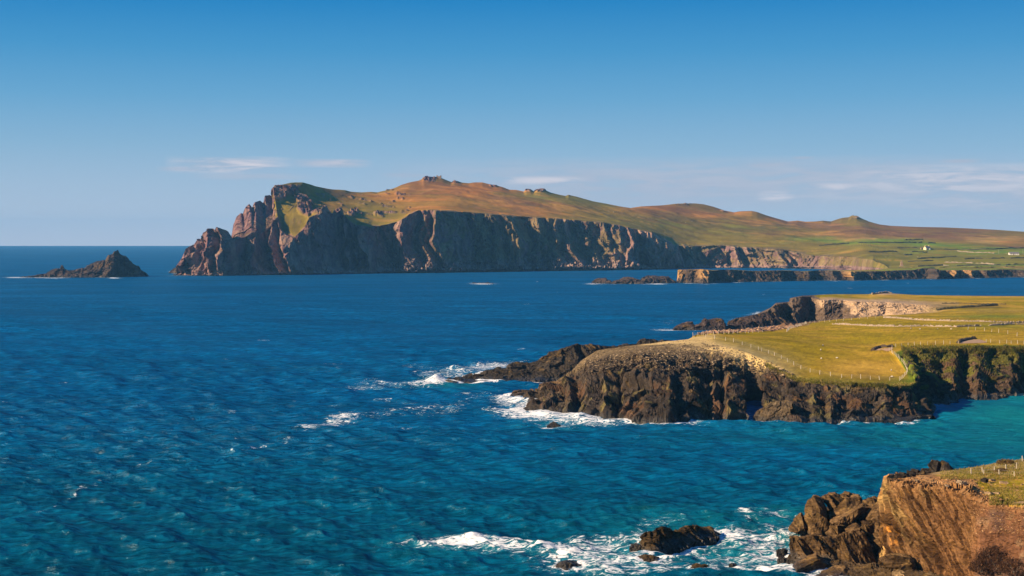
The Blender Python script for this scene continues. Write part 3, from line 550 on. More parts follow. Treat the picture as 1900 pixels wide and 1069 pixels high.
# ---- generic rock ridge: a skerry, stack or ledge with two flanks
def ridge_rock(name, water, crest, thick, mat, seed, cell=3.0, amp=1.0, nu=220, nv=26, cols=None, parent=None, lich=.5, face=.35, wetz=(.3, 1.8), zscale=.6, tiltx=0.0):
    """water: [(px,row)] front waterline; crest: [(px,row)] skyline; thick: metres through, front to back."""
    x0, x1 = water[0][0], water[-1][0]; c0, c1 = crest[0][0], crest[-1][0]
    gw, gs, gc_, gb, gz, gu = [], [], [], [], [], []
    for k in np.linspace(0, 1, 160):
        wx = x0 + (x1 - x0) * k; wy = np.interp(wx, [p[0] for p in water], [p[1] for p in water]); w = S(wx, wy)
        cx = c0 + (c1 - c0) * k; cy = np.interp(cx, [p[0] for p in crest], [p[1] for p in crest])
        th = thick * (math.sin(math.pi * min(max(k, .0), 1)) ** .5 * .85 + .15)
        c = W(cx, cy, w[1] + th * .5)
        gu.append((k, w + np.array([0, -.04 * thick - .3, -1.5 - .02 * thick]))); gw.append((k, w))
        s = w * .5 + c * .5; s[1] = w[1] + th * .5 * face; s[2] = c[2] * .62; gs.append((k, s)); gc_.append((k, c))
        gb.append((k, np.array([c[0] * 1.01, c[1] + th * .35, c[2] * .5]))); gz.append((k, np.array([c[0] * 1.02, c[1] + th * .6, -1.5 - .02 * thick])))
    P, U, V = loft([gu, gw, gs, gc_, gb, gz], [3, nv, nv, nv // 2, nv // 2], nu)
    VV = np.ones_like(U)[:, None] * V[None]; N = grid_normals(P); N *= np.sign((N * np.array([0, -1, .3])).sum(-1)[:, 3:nv].mean())
    Nh = N * np.array([1, 1, .5])
    Q = P + np.stack([P[..., 2] * tiltx, 0 * P[..., 2], 0 * P[..., 2]], -1)
    f1, t1, _ = facets(Q * np.array([1, 1, zscale]), cell, seed, tilt=.8); f2, t2, _ = facets(Q * np.array([1, 1, zscale]) + 4, cell * .42, seed + 1); f3, t3, _ = facets(Q, cell * .18, seed + 2)
    cw = 1 - .55 * np.exp(-((VV - 3) / .25) ** 2)
    P = P + Nh * ((f1 * .36 + f2 * .17 + f3 * .08) * cell * amp * cw)[..., None]
    d, m, l = cols or (ROCK_D, ROCK_M, ROCK_L)
    c = rock_colour(P, t1 * .4 + t2 * .35 + t3 * .25, seed + 5, d, m, l, cell * 1.6, lich); c, wet = wet_band(P, c, seed + 6, *wetz)
    return finish_land(name, P, c, np.ones(VV.shape), wet, mat, parent)

DK = (C(.022, .019, .017), C(.052, .042, .032), C(.14, .098, .058))
spur = ridge_rock('rock_spur', [(822, 712), (860, 711.5), (900, 709), (960, 707), (1010, 705.5), (1060, 704), (1110, 700), (1250, 690)],
    [(822, 711), (830, 707.5), (845, 704), (868, 699.5), (872, 697), (896, 694.5), (900, 690), (915, 686), (938, 684), (945, 680.5), (949, 673), (960, 672), (985, 673), (992, 671), (1000, 669), (1003, 662), (1016, 658), (1018, 652), (1035, 650), (1048, 644), (1060, 641), (1072, 637), (1080, 641), (1095, 639), (1110, 641), (1130, 642.5), (1160, 639), (1183, 637), (1187, 630), (1200, 628), (1212, 629), (1222, 633), (1232, 630), (1250, 632)],
    44, M_MID, 201, 5.0, 1.0, 760, 44, DK, face=.75, zscale=.7); tag(spur, None, None, None, 'structure')
tag(spur, 'long dark rock spur running into the surf beyond the cove')

# ---- the cliffed point behind the field
PW = [(1345, 1348, 606.5, None), (1400, 1400, 604.5, None), (1450, 1450, 601.5, None), (1475, 1475, 600, None), (1500, 1500, 598, None), (1560, 1560, 594, 932), (1640, 1640, 590, 922), (1700, 1700, 585, 907), (1760, 1760, 579.5, 897), (1860, 1860, 575, 892), (2060, 2060, 574, 888)]
PT = [(1345, 1350, 597, 912), (1365, 1366, 590, 916), (1400, 1400, 585, 923), (1420, 1420, 580, 930), (1428, 1428, 574, 935), (1440, 1438, 565, 940), (1452, 1452, 563, 946), (1462, 1462, 565, 950), (1466, 1466, 553, 956), (1485, 1485, 550, 960), (1505, 1503, 551, 962), (1520, 1520, 557, 958), (1545, 1545, 556, 958), (1580, 1580, 559, 957), (1640, 1640, 561, 952), (1700, 1700, 565, 942), (1760, 1760, 569, 926), (1860, 1860, 570.5, 915), (2060, 2060, 571, 910)]
PB = [(1345, 1352, 596, 925), (1400, 1404, 583, 938), (1428, 1430, 571, 948), (1440, 1440, 562, 952), (1462, 1464, 560, 962), (1468, 1470, 552, 970), (1485, 1490, 548.5, 978), (1505, 1507, 548, 988), (1520, 1522, 547, 1005), (1545, 1547, 546, 1020), (1580, 1582, 546, 1034), (1612, 1612, 546, 1040), (1622, 1622, 544, 1042), (1640, 1640, 543, 1045), (1662, 1662, 545, 1048), (1700, 1700, 547.5, 1050), (1760, 1760, 548.5, 1050), (1860, 1860, 549.5, 1050), (2060, 2060, 550, 1050)]
us = sorted(set(x[0] for t in (PW, PT, PB) for x in t)); q0, q1, q2, q3, q4 = [], [], [], [], []
for u in us:
    if u <= 1500: w = S(at(PW, u, 1), at(PW, u, 2))
    else:
        dd = np.interp(u, [1500, 1560, 1640, 1700, 1760, 1860, 2060], [955, 932, 922, 907, 897, 892, 888]); w = W(at(PW, u, 1), at(PW, u, 2), dd)
    q1.append((u, w)); q0.append((u, w + np.array([0, -5, -5]))); q2.append((u, W(*[at(PT, u, k) for k in (1, 2, 3)])))
    b = W(*[at(PB, u, k) for k in (1, 2, 3)]); q3.append((u, b)); q4.append((u, b * np.array([1.03, 1, 0]) + np.array([2, 45, -4])))
P, U, V = loft([q0, q1, q2, q3, q4], [4, 56, 30, 8], 760, smooth=1)
UU = U[:, None] * np.ones_like(V)[None]; VV = np.ones_like(U)[:, None] * V[None]; PX0, PY0 = pix(P); hgt = np.clip(VV - 1, 0, 1)
fade = 1 - sstep(UU, 1690, 1780); knob = 1 - sstep(UU, 1500, 1520)
rr = [(1345, 0), (1366, 2), (1400, -2), (1428, 0), (1440, 2.5), (1462, -2.5), (1468, 4), (1482, 5), (1506, -3), (1514, -1), (1526, 5), (1548, -2), (1568, -6), (1578, 0), (1584, 5), (1610, 1), (1626, 4), (1645, -3), (1652, 2), (1690, 1), (1740, 0), (2060, 0)]
rb = np.interp(PX0 + (fbm(P, 6, 3, 141) - .5) * 14, [r[0] for r in rr], [r[1] for r in rr])
f1, t1, _ = facets(P * np.array([1, 1, .7]), 6.5, 142, tilt=.8); f2, t2, _ = facets(P, 2.6, 143); f3, t3, _ = facets(P, 1.2, 144)
wall = np.where(VV < 2, 1, 1 - sstep(VV, 2, 2.35 + .5 * knob)) * fade
P[..., 1] -= (rb + f1 * 1.7 + f2 * .8 + f3 * .4) * wall; P[..., 2] += wall * sstep(hgt, .1, .4) * (f2 * .5 + f3 * .25) * (VV < 2)
P[..., 2] += (1 - wall) * (fbm(P, 30, 3, 145) - .5) * .8 * (VV > 2) * (VV < 2.8)
rock = np.where(VV < 2, 1, 1 - sstep(VV + (fbm(P, 6, 4, 146) - .5) * .5, 2.15 + .9 * knob, 2.4 + .9 * knob)) * np.maximum(fade, .0)
rc = rock_colour(P, t1 * .4 + t2 * .35 + t3 * .25, 147, C(.045, .036, .03), C(.12, .085, .062), C(.26, .18, .12), 6, .3)
pale = sstep(PX0, 1505, 1525) * sstep(hgt + (fbm(P, 5, 3, 148) - .5) * .6 + sstep(PX0, 1570, 1585) * .6, .62, .85); rc = mixc(rc, C(.46, .315, .19), pale * .8)
rc = mixc(rc, C(.075, .062, .060), np.exp(-((PX0 - 1490) / 17) ** 2) * .6)
gc = mixc(np.broadcast_to(C(.23, .175, .005), P.shape), C(.37, .23, .025), sstep(fbm(P * np.array([.5, 1, 1]), 22, 4, 149), .38, .6)); gc = mixc(gc, C(.34, .235, .10), np.exp(-((VV - 2.25) / .2) ** 2) * .7 * (PX0 < 1780))
gc = mixc(gc, C(.45, .3, .19), np.exp(-((PX0 - 1642) / 22) ** 2 - ((PY0 - 545) / 2.2) ** 2))
gc = gc * (.75 + .5 * fbm(P, 3, 4, 150))[..., None]
# dark bank along the right
gc = mixc(gc, C(.075, .06, .022), np.exp(-((VV - 1.85) / .25) ** 2) * sstep(UU, 1690, 1730) * (1 - sstep(UU, 1850, 1880)) * .85)
col, wet = wet_band(P, mixc(gc, rc, rock), 151, .4, 2.6)
point = finish_land('cliffed_point', P, col, rock, wet, M_MID); tag(point, 'grassy point with pale and dark cliffs behind the stone walls', None, None, 'structure')
T_MID = tree_of(mid, point)

# ================================================================== near headland (terrain)
NB = [(1600, 1690, 262, -3), (1630, 1650, 256, -3), (1640, 1636, 244, -3), (1650, 1638, 238, -3), (1662, 1658, 233, -2), (1700, 1697, 227, -1), (1750, 1745, 221, 0), (1790, 1784, 216, 1), (1825, 1815, 210, 2), (1870, 1855, 206, 2), (1905, 1890, 202, 2), (2060, 2040, 196, 2)]
NT_ = [(1600, 1700, 884, 256), (1630, 1668, 884, 250), (1640, 1650, 886, 244), (1650, 1644, 892, 239), (1662, 1656, 899, 236), (1700, 1700, 905, 231), (1750, 1750, 908, 226), (1790, 1790, 914, 221), (1812, 1812, 928, 217), (1830, 1832, 938, 214), (1870, 1872, 942, 210), (1905, 1905, 945, 207), (2060, 2060, 950, 202)]
NG = [(1600, 1706, 881, 257), (1630, 1680, 882, 252), (1640, 1672, 882, 250), (1650, 1668, 883, 248), (1662, 1690, 883, 246), (1700, 1735, 884, 244), (1750, 1775, 883, 242), (1790, 1815, 889, 238), (1812, 1838, 903, 231), (1830, 1846, 912, 226), (1870, 1878, 920, 221), (1905, 1908, 922, 218), (2060, 2070, 925, 214)]
NR = [(1600, 1710, 879.5, 259), (1630, 1690, 880, 256), (1640, 1682, 880.5, 255), (1650, 1680, 881, 255), (1662, 1705, 879, 256), (1700, 1745, 875, 259), (1750, 1785, 870, 262), (1790, 1820, 865, 265), (1812, 1842, 861, 267), (1830, 1858, 857, 268), (1870, 1890, 853, 271), (1905, 1915, 850, 273), (2060, 2080, 845, 276)]
us = sorted(set(x[0] for t in (NB, NT_, NG, NR) for x in t)); n0, n1, n2, n3, n4, n5 = [], [], [], [], [], []
for u in us:
    d = at(NB, u, 2); b = np.array([(at(NB, u, 1) - 950) * d / F, d, at(NB, u, 3)]); n1.append((u, b)); n0.append((u, b + np.array([-3, -3, -4])))
    n2.append((u, W(*[at(NT_, u, k) for k in (1, 2, 3)]))); n3.append((u, W(*[at(NG, u, k) for k in (1, 2, 3)]))); r = W(*[at(NR, u, k) for k in (1, 2, 3)]); n4.append((u, r)); n5.append((u, r * np.array([1.04, 1.05, 0]) + np.array([0, 0, -4])))
P, U, V = loft([n0, n1, n2, n3, n4, n5], [4, 130, 34, 34, 10], 640, smooth=5)
UU = U[:, None] * np.ones_like(V)[None]; VV = np.ones_like(U)[:, None] * V[None]; PX0, PY0 = pix(P); hgt = np.clip(VV - 1, 0, 1)
N = grid_normals(P); N = np.stack([blur0(N[..., k], 10) for k in range(3)], -1); N /= np.linalg.norm(N, axis=-1, keepdims=True); N *= np.sign((N * np.array([-.5, -1, .4])).sum(-1).mean())
wall = np.where(VV < 2, 1.0, 1 - sstep(VV, 2.0, 2.6)); earth = sstep(UU + (fbm(P, 4, 3, 301) - .5) * 30, 1795, 1830)
# beds dip down to the right: thin plates, each its own face
along = (P[..., 0] - 62) * .55 - (P[..., 1] - 238) * .83              # distance along the face
DIP = math.radians(37); bed = along * math.sin(DIP) + P[..., 2] * math.cos(DIP); dip = along * math.cos(DIP) - P[..., 2] * math.sin(DIP)
Bc = np.stack([dip, P[..., 1] * .6 + P[..., 0] * .6, bed], -1)
f1, t1, _ = facets(Bc * np.array([.22, .3, 1]), 2.3, 302, tilt=.5); f2, t2, _ = facets(Bc * np.array([.22, .4, 1]) + 3, 1.0, 303, tilt=.5); f3, t3, _ = facets(Bc * np.array([.3, .6, 1.3]), .42, 304)
fe, te, _ = facets(P, 1.6, 305); fe2, te2, _ = facets(P, .6, 306)
saw = ((bed / 3.4 + fbm(P, 6, 2, 307) * .9) % 1.0)
dis = (f1 * .95 + f2 * .55 + f3 * .24 + saw * .62 + (fbm(P, 9, 3, 308) - .5) * 1.4) * (1 - earth) + earth * ((fbm(P, 5, 4, 309) - .5) * 3.2 + fe * .22 + fe2 * .10 + (ridged(P * np.array([1, 1, .4]), 4, 3, 310) - .4) * 1.1)
# dark clefts low on the face
for (cx, cy, rx, ry, am) in ((1735, 1030, 6, 20, 2.4), (1748, 1040, 5, 22, 2.2), (1724, 1020, 6, 12, 1.8), (1680, 960, 4, 5, 1.2), (1668, 990, 8, 4, 1.0), (1690, 1000, 10, 5, 1.0), (1785, 1020, 5, 18, 1.6)):
    xx = PX0 - cx - (PY0 - cy) * .55; dis -= am * np.exp(-(xx / rx) ** 2 - ((PY0 - cy) / ry) ** 2)
P = P + N * (dis * wall * np.where(VV < 1.05, .6, 1))[..., None]
P[..., 2] += (VV > 2) * ((fbm(P, 8, 3, 311) - .5) * .9 * (1 - sstep(VV, 3.6, 4)) + fe2 * .16 * (1 - sstep(VV, 2.9, 3.1)) + (fbm(P, 1.2, 3, 312) - .5) * .16)
gl = np.interp(PX0, [1650, 1720, 1760, 1800, 1830, 1870], [4.3, 3.6, 3.0, 2.95, 2.55, 2.3])
rock = np.where(VV < 2, 1.0, 1 - sstep(VV + (fbm(P, 4, 4, 313, .6) - .5) * .9, gl - .12, gl + .12))
tone = np.clip(.35 * t1 + .35 * t2 + .3 * t3, 0, 1)
rc = rock_colour(P, tone, 314, C(.036, .021, .011), C(.105, .062, .029), C(.22, .14, .062), 2.4, .3)
rc = mixc(rc, C(.24, .175, .075), sstep(fbm(Bc * np.array([.25, .5, 1]), 2.6, 4, 315), .46, .66) * (1 - sstep(PX0, 1690, 1750)) * .8)          # pale bed on the western edge
rc = mixc(rc, C(.36, .17, .03), np.exp(-((PX0 - 1653 - (PY0 - 985) * .5) / 7) ** 2 - ((PY0 - 990) / 32) ** 2) * sstep(fbm(P, 1.5, 3, 316), .4, .55) * .9)
bs = fbm(np.stack([bed * 1.0 + fbm(P, 5, 2, 330) * 1.2, dip * .06, 0 * bed], -1), .55, 4, 331, .65)
rc = rc * (.55 + .95 * sstep(bs, .28, .72))[..., None]; rc = mixc(rc, C(.26, .15, .05), sstep(bs, .60, .70) * .45); rc = mixc(rc, C(.030, .018, .010), sstep(-bs, -.36, -.28) * .75)
rc = rc * np.array([1.35, 1.22, 1.1])
ec = mixc(np.broadcast_to(C(.150, .070, .036), P.shape), C(.105, .060, .045), sstep(fbm(P, 5, 4, 317), .4, .62)); ec = mixc(ec, C(.22, .14, .08), sstep(fbm(P, 1.6, 4, 318), .6, .75) * .6)
rc = mixc(rc, ec, earth); rc = mixc(rc, C(.17, .082, .036), np.clip((1 - sstep(PX0, 1800, 1840)) * sstep(PX0, 1690, 1760) * .45, 0, 1) * (1 - sstep(VV, 2, 2.2)))
soil = sstep(VV, 1.93, 2.05); rc = mixc(rc, mixc(np.broadcast_to(C(.27, .135, .05), P.shape), C(.36, .20, .085), sstep(fbm(P, 2.0, 4, 319), .42, .66)), soil * .9)
rc = mixc(rc, C(.05, .04, .035), (PX0 < 1770) * sstep(VV, 3.3, 3.9) * .85)                      # dark broken rock along the seaward rim
gn = fbm(P, 2.2, 5, 320, .6)
gc = mixc(np.broadcast_to(C(.23, .175, .006), P.shape), C(.38, .235, .03), sstep(gn, .4, .62)); gc = mixc(gc, C(.30, .21, .11), sstep(VV + (fbm(P, 5, 3, 321) - .5) * .8, 3.45, 3.75) * .85)
gc = gc * (.7 + .6 * fbm(P, .5, 3, 322))[..., None]
col, wet = wet_band(P, mixc(gc, rc, rock), 323, .0, 1.2)
near = finish_land('near_headland', P, col, rock, wet, M_NEAR); tag(near, 'near headland with tilted orange brown cliff and thin turf', None, None, 'structure')
T_NEAR = tree_of(near)

# broken ground under the fallen slabs
shelf = ridge_rock('rock_shelf', [(1466, 990), (1480, 1000), (1478, 1040), (1474, 1066), (1560, 1120), (1720, 1150)],
    [(1466, 986), (1480, 955), (1495, 935), (1520, 932), (1560, 935), (1600, 940), (1640, 945), (1660, 950), (1720, 985)], 34, M_SLAB, 331, 3.2, 1.0, 300, 50, (C(.03, .024, .018), C(.075, .054, .034), C(.17, .115, .06)), parent=near, face=.8) if False else None

# slabs and blocks, each a piece of the shore
def unit_block(n, taper, seed, beds, rough, cut):
    """A slab with split edges: a box whose faces are cut into tilted flakes along the bedding."""
    lin = np.linspace(-1, 1, n); a, b = np.meshgrid(lin, lin, indexing='ij'); o = np.ones_like(a)
    faces = [np.stack(s, -1) for s in ((a, b, o), (a, -b, -o), (o, a, b), (-o, -a, b), (a, o, -b), (a, -o, b))]
    V = np.concatenate([f.reshape(-1, 3) for f in faces]); Qd = np.concatenate([grid_quads(n, n) + i * n * n for i in range(6)])
    return V, Qd
def slab_mesh(name, size, seed, beds=1.0, n=22, skew=(0, 0), amp=1.0, cols=None, shear=0.0, rnd=.07):
    V, Qd = unit_block(n, 0, seed, beds, 0, 0)
    r = np.random.RandomState(seed)
    V = V.copy(); L = np.linalg.norm(V, axis=1, keepdims=True); V = V / np.maximum(L ** rnd, 1e-6)            # slightly rounded
    V[:, 0] *= 1 + .16 * V[:, 1] * r.uniform(-1, 1) + .16 * V[:, 2] * r.uniform(-1, 1); V[:, 1] *= 1 + .2 * V[:, 0] * r.uniform(-1, 1); V[:, 2] *= 1 + .25 * V[:, 0] * r.uniform(-1, 1) + .15 * V[:, 1] * r.uniform(-1, 1)
    V = V * np.array(size) / 2; V[:, 0] += shear * V[:, 2]
    Nn = V / (np.linalg.norm(V / np.array(size), axis=1, keepdims=True) + 1e-6) / np.array(size); Nn /= np.linalg.norm(Nn, axis=1, keepdims=True) + 1e-6
    off = np.array([seed * 3.1, seed * 1.7, seed * .9]); Pq = V + off; m = min(size)
    f1, t1, _ = facets(Pq * np.array([.5, .6, 1.0]), max(m * .55, .5), seed); f2, t2, _ = facets(Pq * np.array([.16, .2, 1.3]) + 3, max(m * .22, .3), seed + 1, tilt=.25); f3, t3, _ = facets(Pq * np.array([.5, .5, 1.4]), max(m * .09, .18), seed + 2)
    side = 1 - np.abs(Nn[:, 2]) * .55
    V = V + Nn * ((f1 * .085 + f2 * .13 * side + f3 * .03) * m * amp)[:, None]
    me = np_mesh(name, V, Qd)
    c = rock_colour(Pq, t1 * .3 + t2 * .45 + t3 * .25, seed + 5, *(cols or (C(.020, .013, .008), C(.072, .042, .020), C(.25, .15, .055))), max(m * .6, .5), .45)
    set_attr(me, 'col', c); set_attr(me, 'rock', np.ones(len(V))); set_attr(me, 'wet', np.zeros(len(V)))
    return me
def zc(X, Y): return 1380 + X / 3.654, 820 + Y / 3.654          # notes were taken on an enlargement of this corner
def crag_block(seed, d, verts, faces, thick=5.0, bed=55.0, cols=None, amp=1.0, name='rock_slab', parent=None):
    """verts: (X, Y, metres behind d); faces: visible facets. The back is closed by pushing the outline away."""
    import bmesh
    bm = bmesh.new(); P0 = [W(*zc(x, y), d + o) for (x, y, o) in verts]; c = sum(P0) / len(P0)
    vs = [bm.verts.new(p - c) for p in P0]
    fs = [bm.faces.new([vs[k] for k in f]) for f in faces]
    edge = {}
    for f in faces:
        for a, b in zip(f, f[1:] + f[:1]): edge[(a, b)] = 1
    rim = {a: b for (a, b) in edge if (b, a) not in edge}
    away = np.array([c[0] / c[1], 1.0, -.12]); away /= np.linalg.norm(away)
    back = {k: bm.verts.new((P0[k] - c) * np.array([.9, 1, .9]) + away * (thick + verts[k][2] * .3)) for k in rim}
    for a, b in rim.items(): bm.faces.new([vs[b], vs[a], back[a], back[b]])
    ring = [next(iter(rim))]
    while rim[ring[-1]] != ring[0]: ring.append(rim[ring[-1]])
    bm.faces.new([back[k] for k in ring][::-1])
    bmesh.ops.triangulate(bm, faces=bm.faces[:])
    for _ in range(6):
        long = [e for e in bm.edges if e.calc_length() > .55]
        if not long or len(bm.faces) > 9000: break
        bmesh.ops.subdivide_edges(bm, edges=long, cuts=1, use_grid_fill=False); bmesh.ops.triangulate(bm, faces=bm.faces[:])
    bm.normal_update()
    V = np.array([v.co[:] for v in bm.verts]); Nn = np.array([v.normal[:] for v in bm.verts]); T = np.array([[v.index for v in f.verts] for f in bm.faces]); bm.free()
    a = math.radians(bed); Bq = np.stack([V[:, 0] * math.cos(a) - V[:, 2] * math.sin(a), V[:, 1], V[:, 0] * math.sin(a) + V[:, 2] * math.cos(a)], -1) + seed * 7.3
    f1, t1, _ = facets(Bq * np.array([.22, .4, 1]), .95, seed, tilt=.3); f2, t2, _ = facets(Bq * np.array([.2, .5, 1]), .38, seed + 1, tilt=.3); f3, t3, _ = facets(V + seed, 1.5, seed + 2)
    V = V + Nn * ((f1 * .34 + f2 * .18 + f3 * .12) * amp)[:, None]
    me = np_mesh(name, V, None, T)
    cc = rock_colour(Bq * np.array([.25, .5, 1]), t1 * .35 + t2 * .4 + t3 * .25, seed + 5, *(cols or (C(.022, .014, .009), C(.10, .060, .028), C(.30, .19, .075))), .8, .5)
    bs = fbm(np.stack([Bq[:, 2], Bq[:, 0] * .07, 0 * Bq[:, 0]], -1), .32, 4, seed, .65); cc = cc * (.5 + 1.0 * sstep(bs, .28, .72))[:, None]
    cc, wet = wet_band(V + c, cc, seed + 9, .4, 2.4)
    set_attr(me, 'col', cc); set_attr(me, 'rock', np.ones(len(V))); set_attr(me, 'wet', wet)
    o = add_obj(name, me, M_SLAB, near if parent is None else parent); o.location = c
    LANDS.setdefault('slabs', []).append(V + c); return o
BLOCKS = [
    # upper group
    (1, 259, [(425, 430, 3), (475, 368, 3), (530, 382, 4), (518, 465, 0), (498, 560, 0), (412, 565, 3), (590, 520, 4), (560, 650, 3), (495, 655, 0)], [(0, 1, 3, 4, 5), (1, 2, 6, 3), (3, 6, 7, 8, 4), (5, 4, 8)], 6, 60),
    (2, 260, [(300, 605, 2.5), (348, 522, 2.5), (388, 488, 2.5), (412, 585, 0), (365, 610, .5), (455, 600, 2.5), (425, 640, 1.5)], [(0, 1, 2, 3, 4), (2, 5, 6, 3), (3, 6, 4)], 5, 55),
    (3, 262, [(530, 385, 3), (575, 352, 3), (625, 440, 0), (592, 478, 1), (642, 366, 4), (705, 402, 4), (660, 445, 2)], [(0, 1, 2, 3), (1, 4, 5, 6, 2)], 6, 55),
    (4, 264, [(632, 380, 3), (690, 350, 3), (718, 395, 0), (668, 425, 1), (748, 366, 4), (770, 395, 4), (735, 420, 2)], [(0, 1, 2, 3), (1, 4, 5, 6, 2)], 6, 50),
    (5, 260, [(578, 490, 2), (695, 385, 3), (780, 370, 4), (812, 398, 4), (800, 432, 2), (700, 470, 0), (640, 512, 0), (590, 520, 1)], [(0, 1, 5, 6, 7), (1, 2, 3, 4, 5)], 6, -28),
    (6, 254, [(585, 548, 2), (612, 528, 2.5), (808, 428, 3.5), (858, 450, 4), (846, 490, 2.5), (690, 580, .5), (800, 440, 1.5), (605, 556, 0), (640, 590, 1)], [(0, 1, 2, 6, 7), (7, 6, 2, 3, 4, 5), (0, 7, 5, 8)], 6, -27),
    (7, 252, [(588, 560, 2), (635, 572, .2), (692, 572, 1.5), (678, 615, 1.5), (640, 640, .3), (588, 605, 2)], [(0, 1, 4, 5), (1, 2, 3, 4)], 5, 20),
    (8, 258, [(812, 400, 3), (880, 382, 3), (900, 445, 0), (862, 460, .6), (820, 432, 2), (950, 398, 4), (925, 440, 3)], [(0, 1, 2, 3, 4), (1, 5, 6, 2)], 5, 70),
    (9, 250, [(836, 525, 2.5), (882, 448, 3), (932, 398, 3.5), (968, 402, 4), (972, 445, 3), (918, 512, .4), (882, 565, 0)], [(0, 1, 2, 5, 6), (2, 3, 4, 5)], 5, -52),
    (10, 247, [(688, 592, 1.2), (762, 548, 1.6), (776, 570, 1.4), (742, 608, .2), (695, 618, .2)], [(0, 1, 2, 3, 4)], 2.5, -20),
    (11, 247, [(798, 548, 1.5), (862, 534, 1.6), (868, 560, 1.0), (835, 572, .1), (806, 570, .2)], [(0, 1, 2, 3, 4)], 2.5, -8),
    (12, 245, [(782, 592, 1.6), (822, 568, 1.8), (846, 622, 0), (812, 650, .3), (876, 608, 2.2), (856, 655, 1.4)], [(0, 1, 2, 3), (1, 4, 5, 2)], 4, 40),
    (13, 246, [(852, 560, 2.2), (905, 500, 2.6), (972, 448, 3.2), (990, 560, 1.6), (930, 640, 0), (880, 640, .8), (985, 640, 1.8)], [(0, 1, 2, 3, 4, 5), (3, 6, 4)], 5, 50),
    (14, 243, [(872, 640, 1.8), (905, 598, 2), (948, 592, 2), (925, 655, .2), (890, 690, .6), (972, 640, 2.4), (950, 690, 1.6)], [(0, 1, 2, 3, 4), (2, 5, 6, 3)], 4, 50),
    # middle row
    (15, 241, [(312, 655, 3), (352, 652, 3), (432, 790, 0), (385, 835, .4), (335, 815, 2), (318, 740, 2.6), (398, 655, 4), (482, 765, 3), (445, 805, 1.6)], [(0, 1, 2, 3, 4, 5), (1, 6, 7, 8, 2)], 6, 58),
    (16, 240, [(396, 648, 3), (468, 642, 3.4), (640, 850, 0), (600, 862, .3), (505, 785, 1.8), (438, 705, 2.6), (540, 655, 4.5), (640, 690, 4.5), (662, 835, 2)], [(0, 1, 2, 3, 4, 5), (1, 6, 7, 8, 2)], 6, 52),
    (17, 236, [(630, 650, 3), (662, 632, 3.2), (725, 765, .6), (815, 898, 0), (742, 884, 1), (650, 785, 2.4), (792, 590, 5.5), (858, 720, 4.6), (945, 885, 3.2), (900, 905, 2)], [(0, 1, 2, 3, 4, 5), (1, 6, 7, 8, 9, 3, 2)], 7, 58),
    (18, 238, [(880, 668, 2), (955, 640, 2.6), (1062, 770, 1.6), (1050, 800, 1), (985, 790, .2), (930, 720, .6)], [(0, 1, 2, 3, 4, 5)], 5, 52),
    (19, 240, [(868, 660, 3.4), (905, 690, 3), (960, 800, 2.4), (945, 860, 2.4), (890, 770, 3)], [(0, 1, 2, 3, 4)], 4, 52),
    # bottom row
    (20, 230, [(270, 930, 2), (352, 838, 2.4), (495, 783, 3), (508, 800, 2), (365, 868, 0), (330, 935, 0), (595, 850, 4), (600, 935, 3)], [(0, 1, 2, 3, 4, 5), (4, 3, 6, 7, 5)], 7, -24),
    (21, 226, [(440, 930, 2), (600, 862, 3), (690, 856, 3.4), (640, 905, .6), (560, 935, 0), (770, 900, 3.6), (780, 940, 3), (640, 945, .4)], [(0, 1, 2, 3, 4), (2, 5, 6, 7, 3), (4, 3, 7)], 6, -20),
    (22, 222, [(912, 802, 1.6), (1000, 780, 2), (1132, 784, 2.4), (1168, 860, 1.6), (1122, 892, .6), (1000, 872, 0), (928, 842, .6), (1010, 815, .4), (1130, 815, .8)], [(0, 1, 2, 8, 7), (0, 7, 5, 6), (7, 8, 4, 5), (8, 2, 3, 4)], 4, -3),
    (23, 221, [(1002, 885, .8), (1050, 868, 1.2), (1115, 888, .8), (1085, 925, 0), (1010, 925, 0)], [(0, 1, 2, 3, 4)], 2.5, 0),
    (24, 224, [(1180, 800, 1.6), (1225, 790, 2), (1300, 905, .8), (1262, 940, 0), (1200, 940, .4)], [(0, 1, 2, 3, 4)], 4, 58),
    (25, 226, [(1245, 745, 2), (1292, 720, 2.4), (1400, 880, 1), (1345, 900, 0), (1300, 860, .4)], [(0, 1, 2, 3, 4)], 3.5, 58),
    (26, 228, [(690, 868, 2.6), (740, 880, 1.6), (880, 900, 1.2), (950, 905, 1.6), (940, 945, .6), (700, 945, .4)], [(0, 1, 2, 3, 4, 5)], 5, 20),
    (27, 256, [(470, 470, 3), (560, 520, 2.4), (600, 600, 2.8), (590, 660, 1.6), (500, 655, 1.2), (440, 620, 2.4)], [(0, 1, 2, 3, 4, 5)], 5, 50),
    (28, 250, [(560, 620, 2.8), (600, 590, 3), (650, 640, 1.4), (700, 610, 3), (690, 640, 2.4), (640, 665, .8), (580, 650, 1.4)], [(0, 1, 2, 5, 6), (2, 3, 4, 5)], 5, 35)]
for (seed, d, vv_, ff_, th_, bd_) in BLOCKS:
    kw = dict(cols=(C(.20, .13, .07), C(.33, .22, .11), C(.42, .3, .16))) if seed == 23 else {}
    crag_block(400 + seed, d, vv_, [list(f) for f in ff_], th_, bd_, **kw)
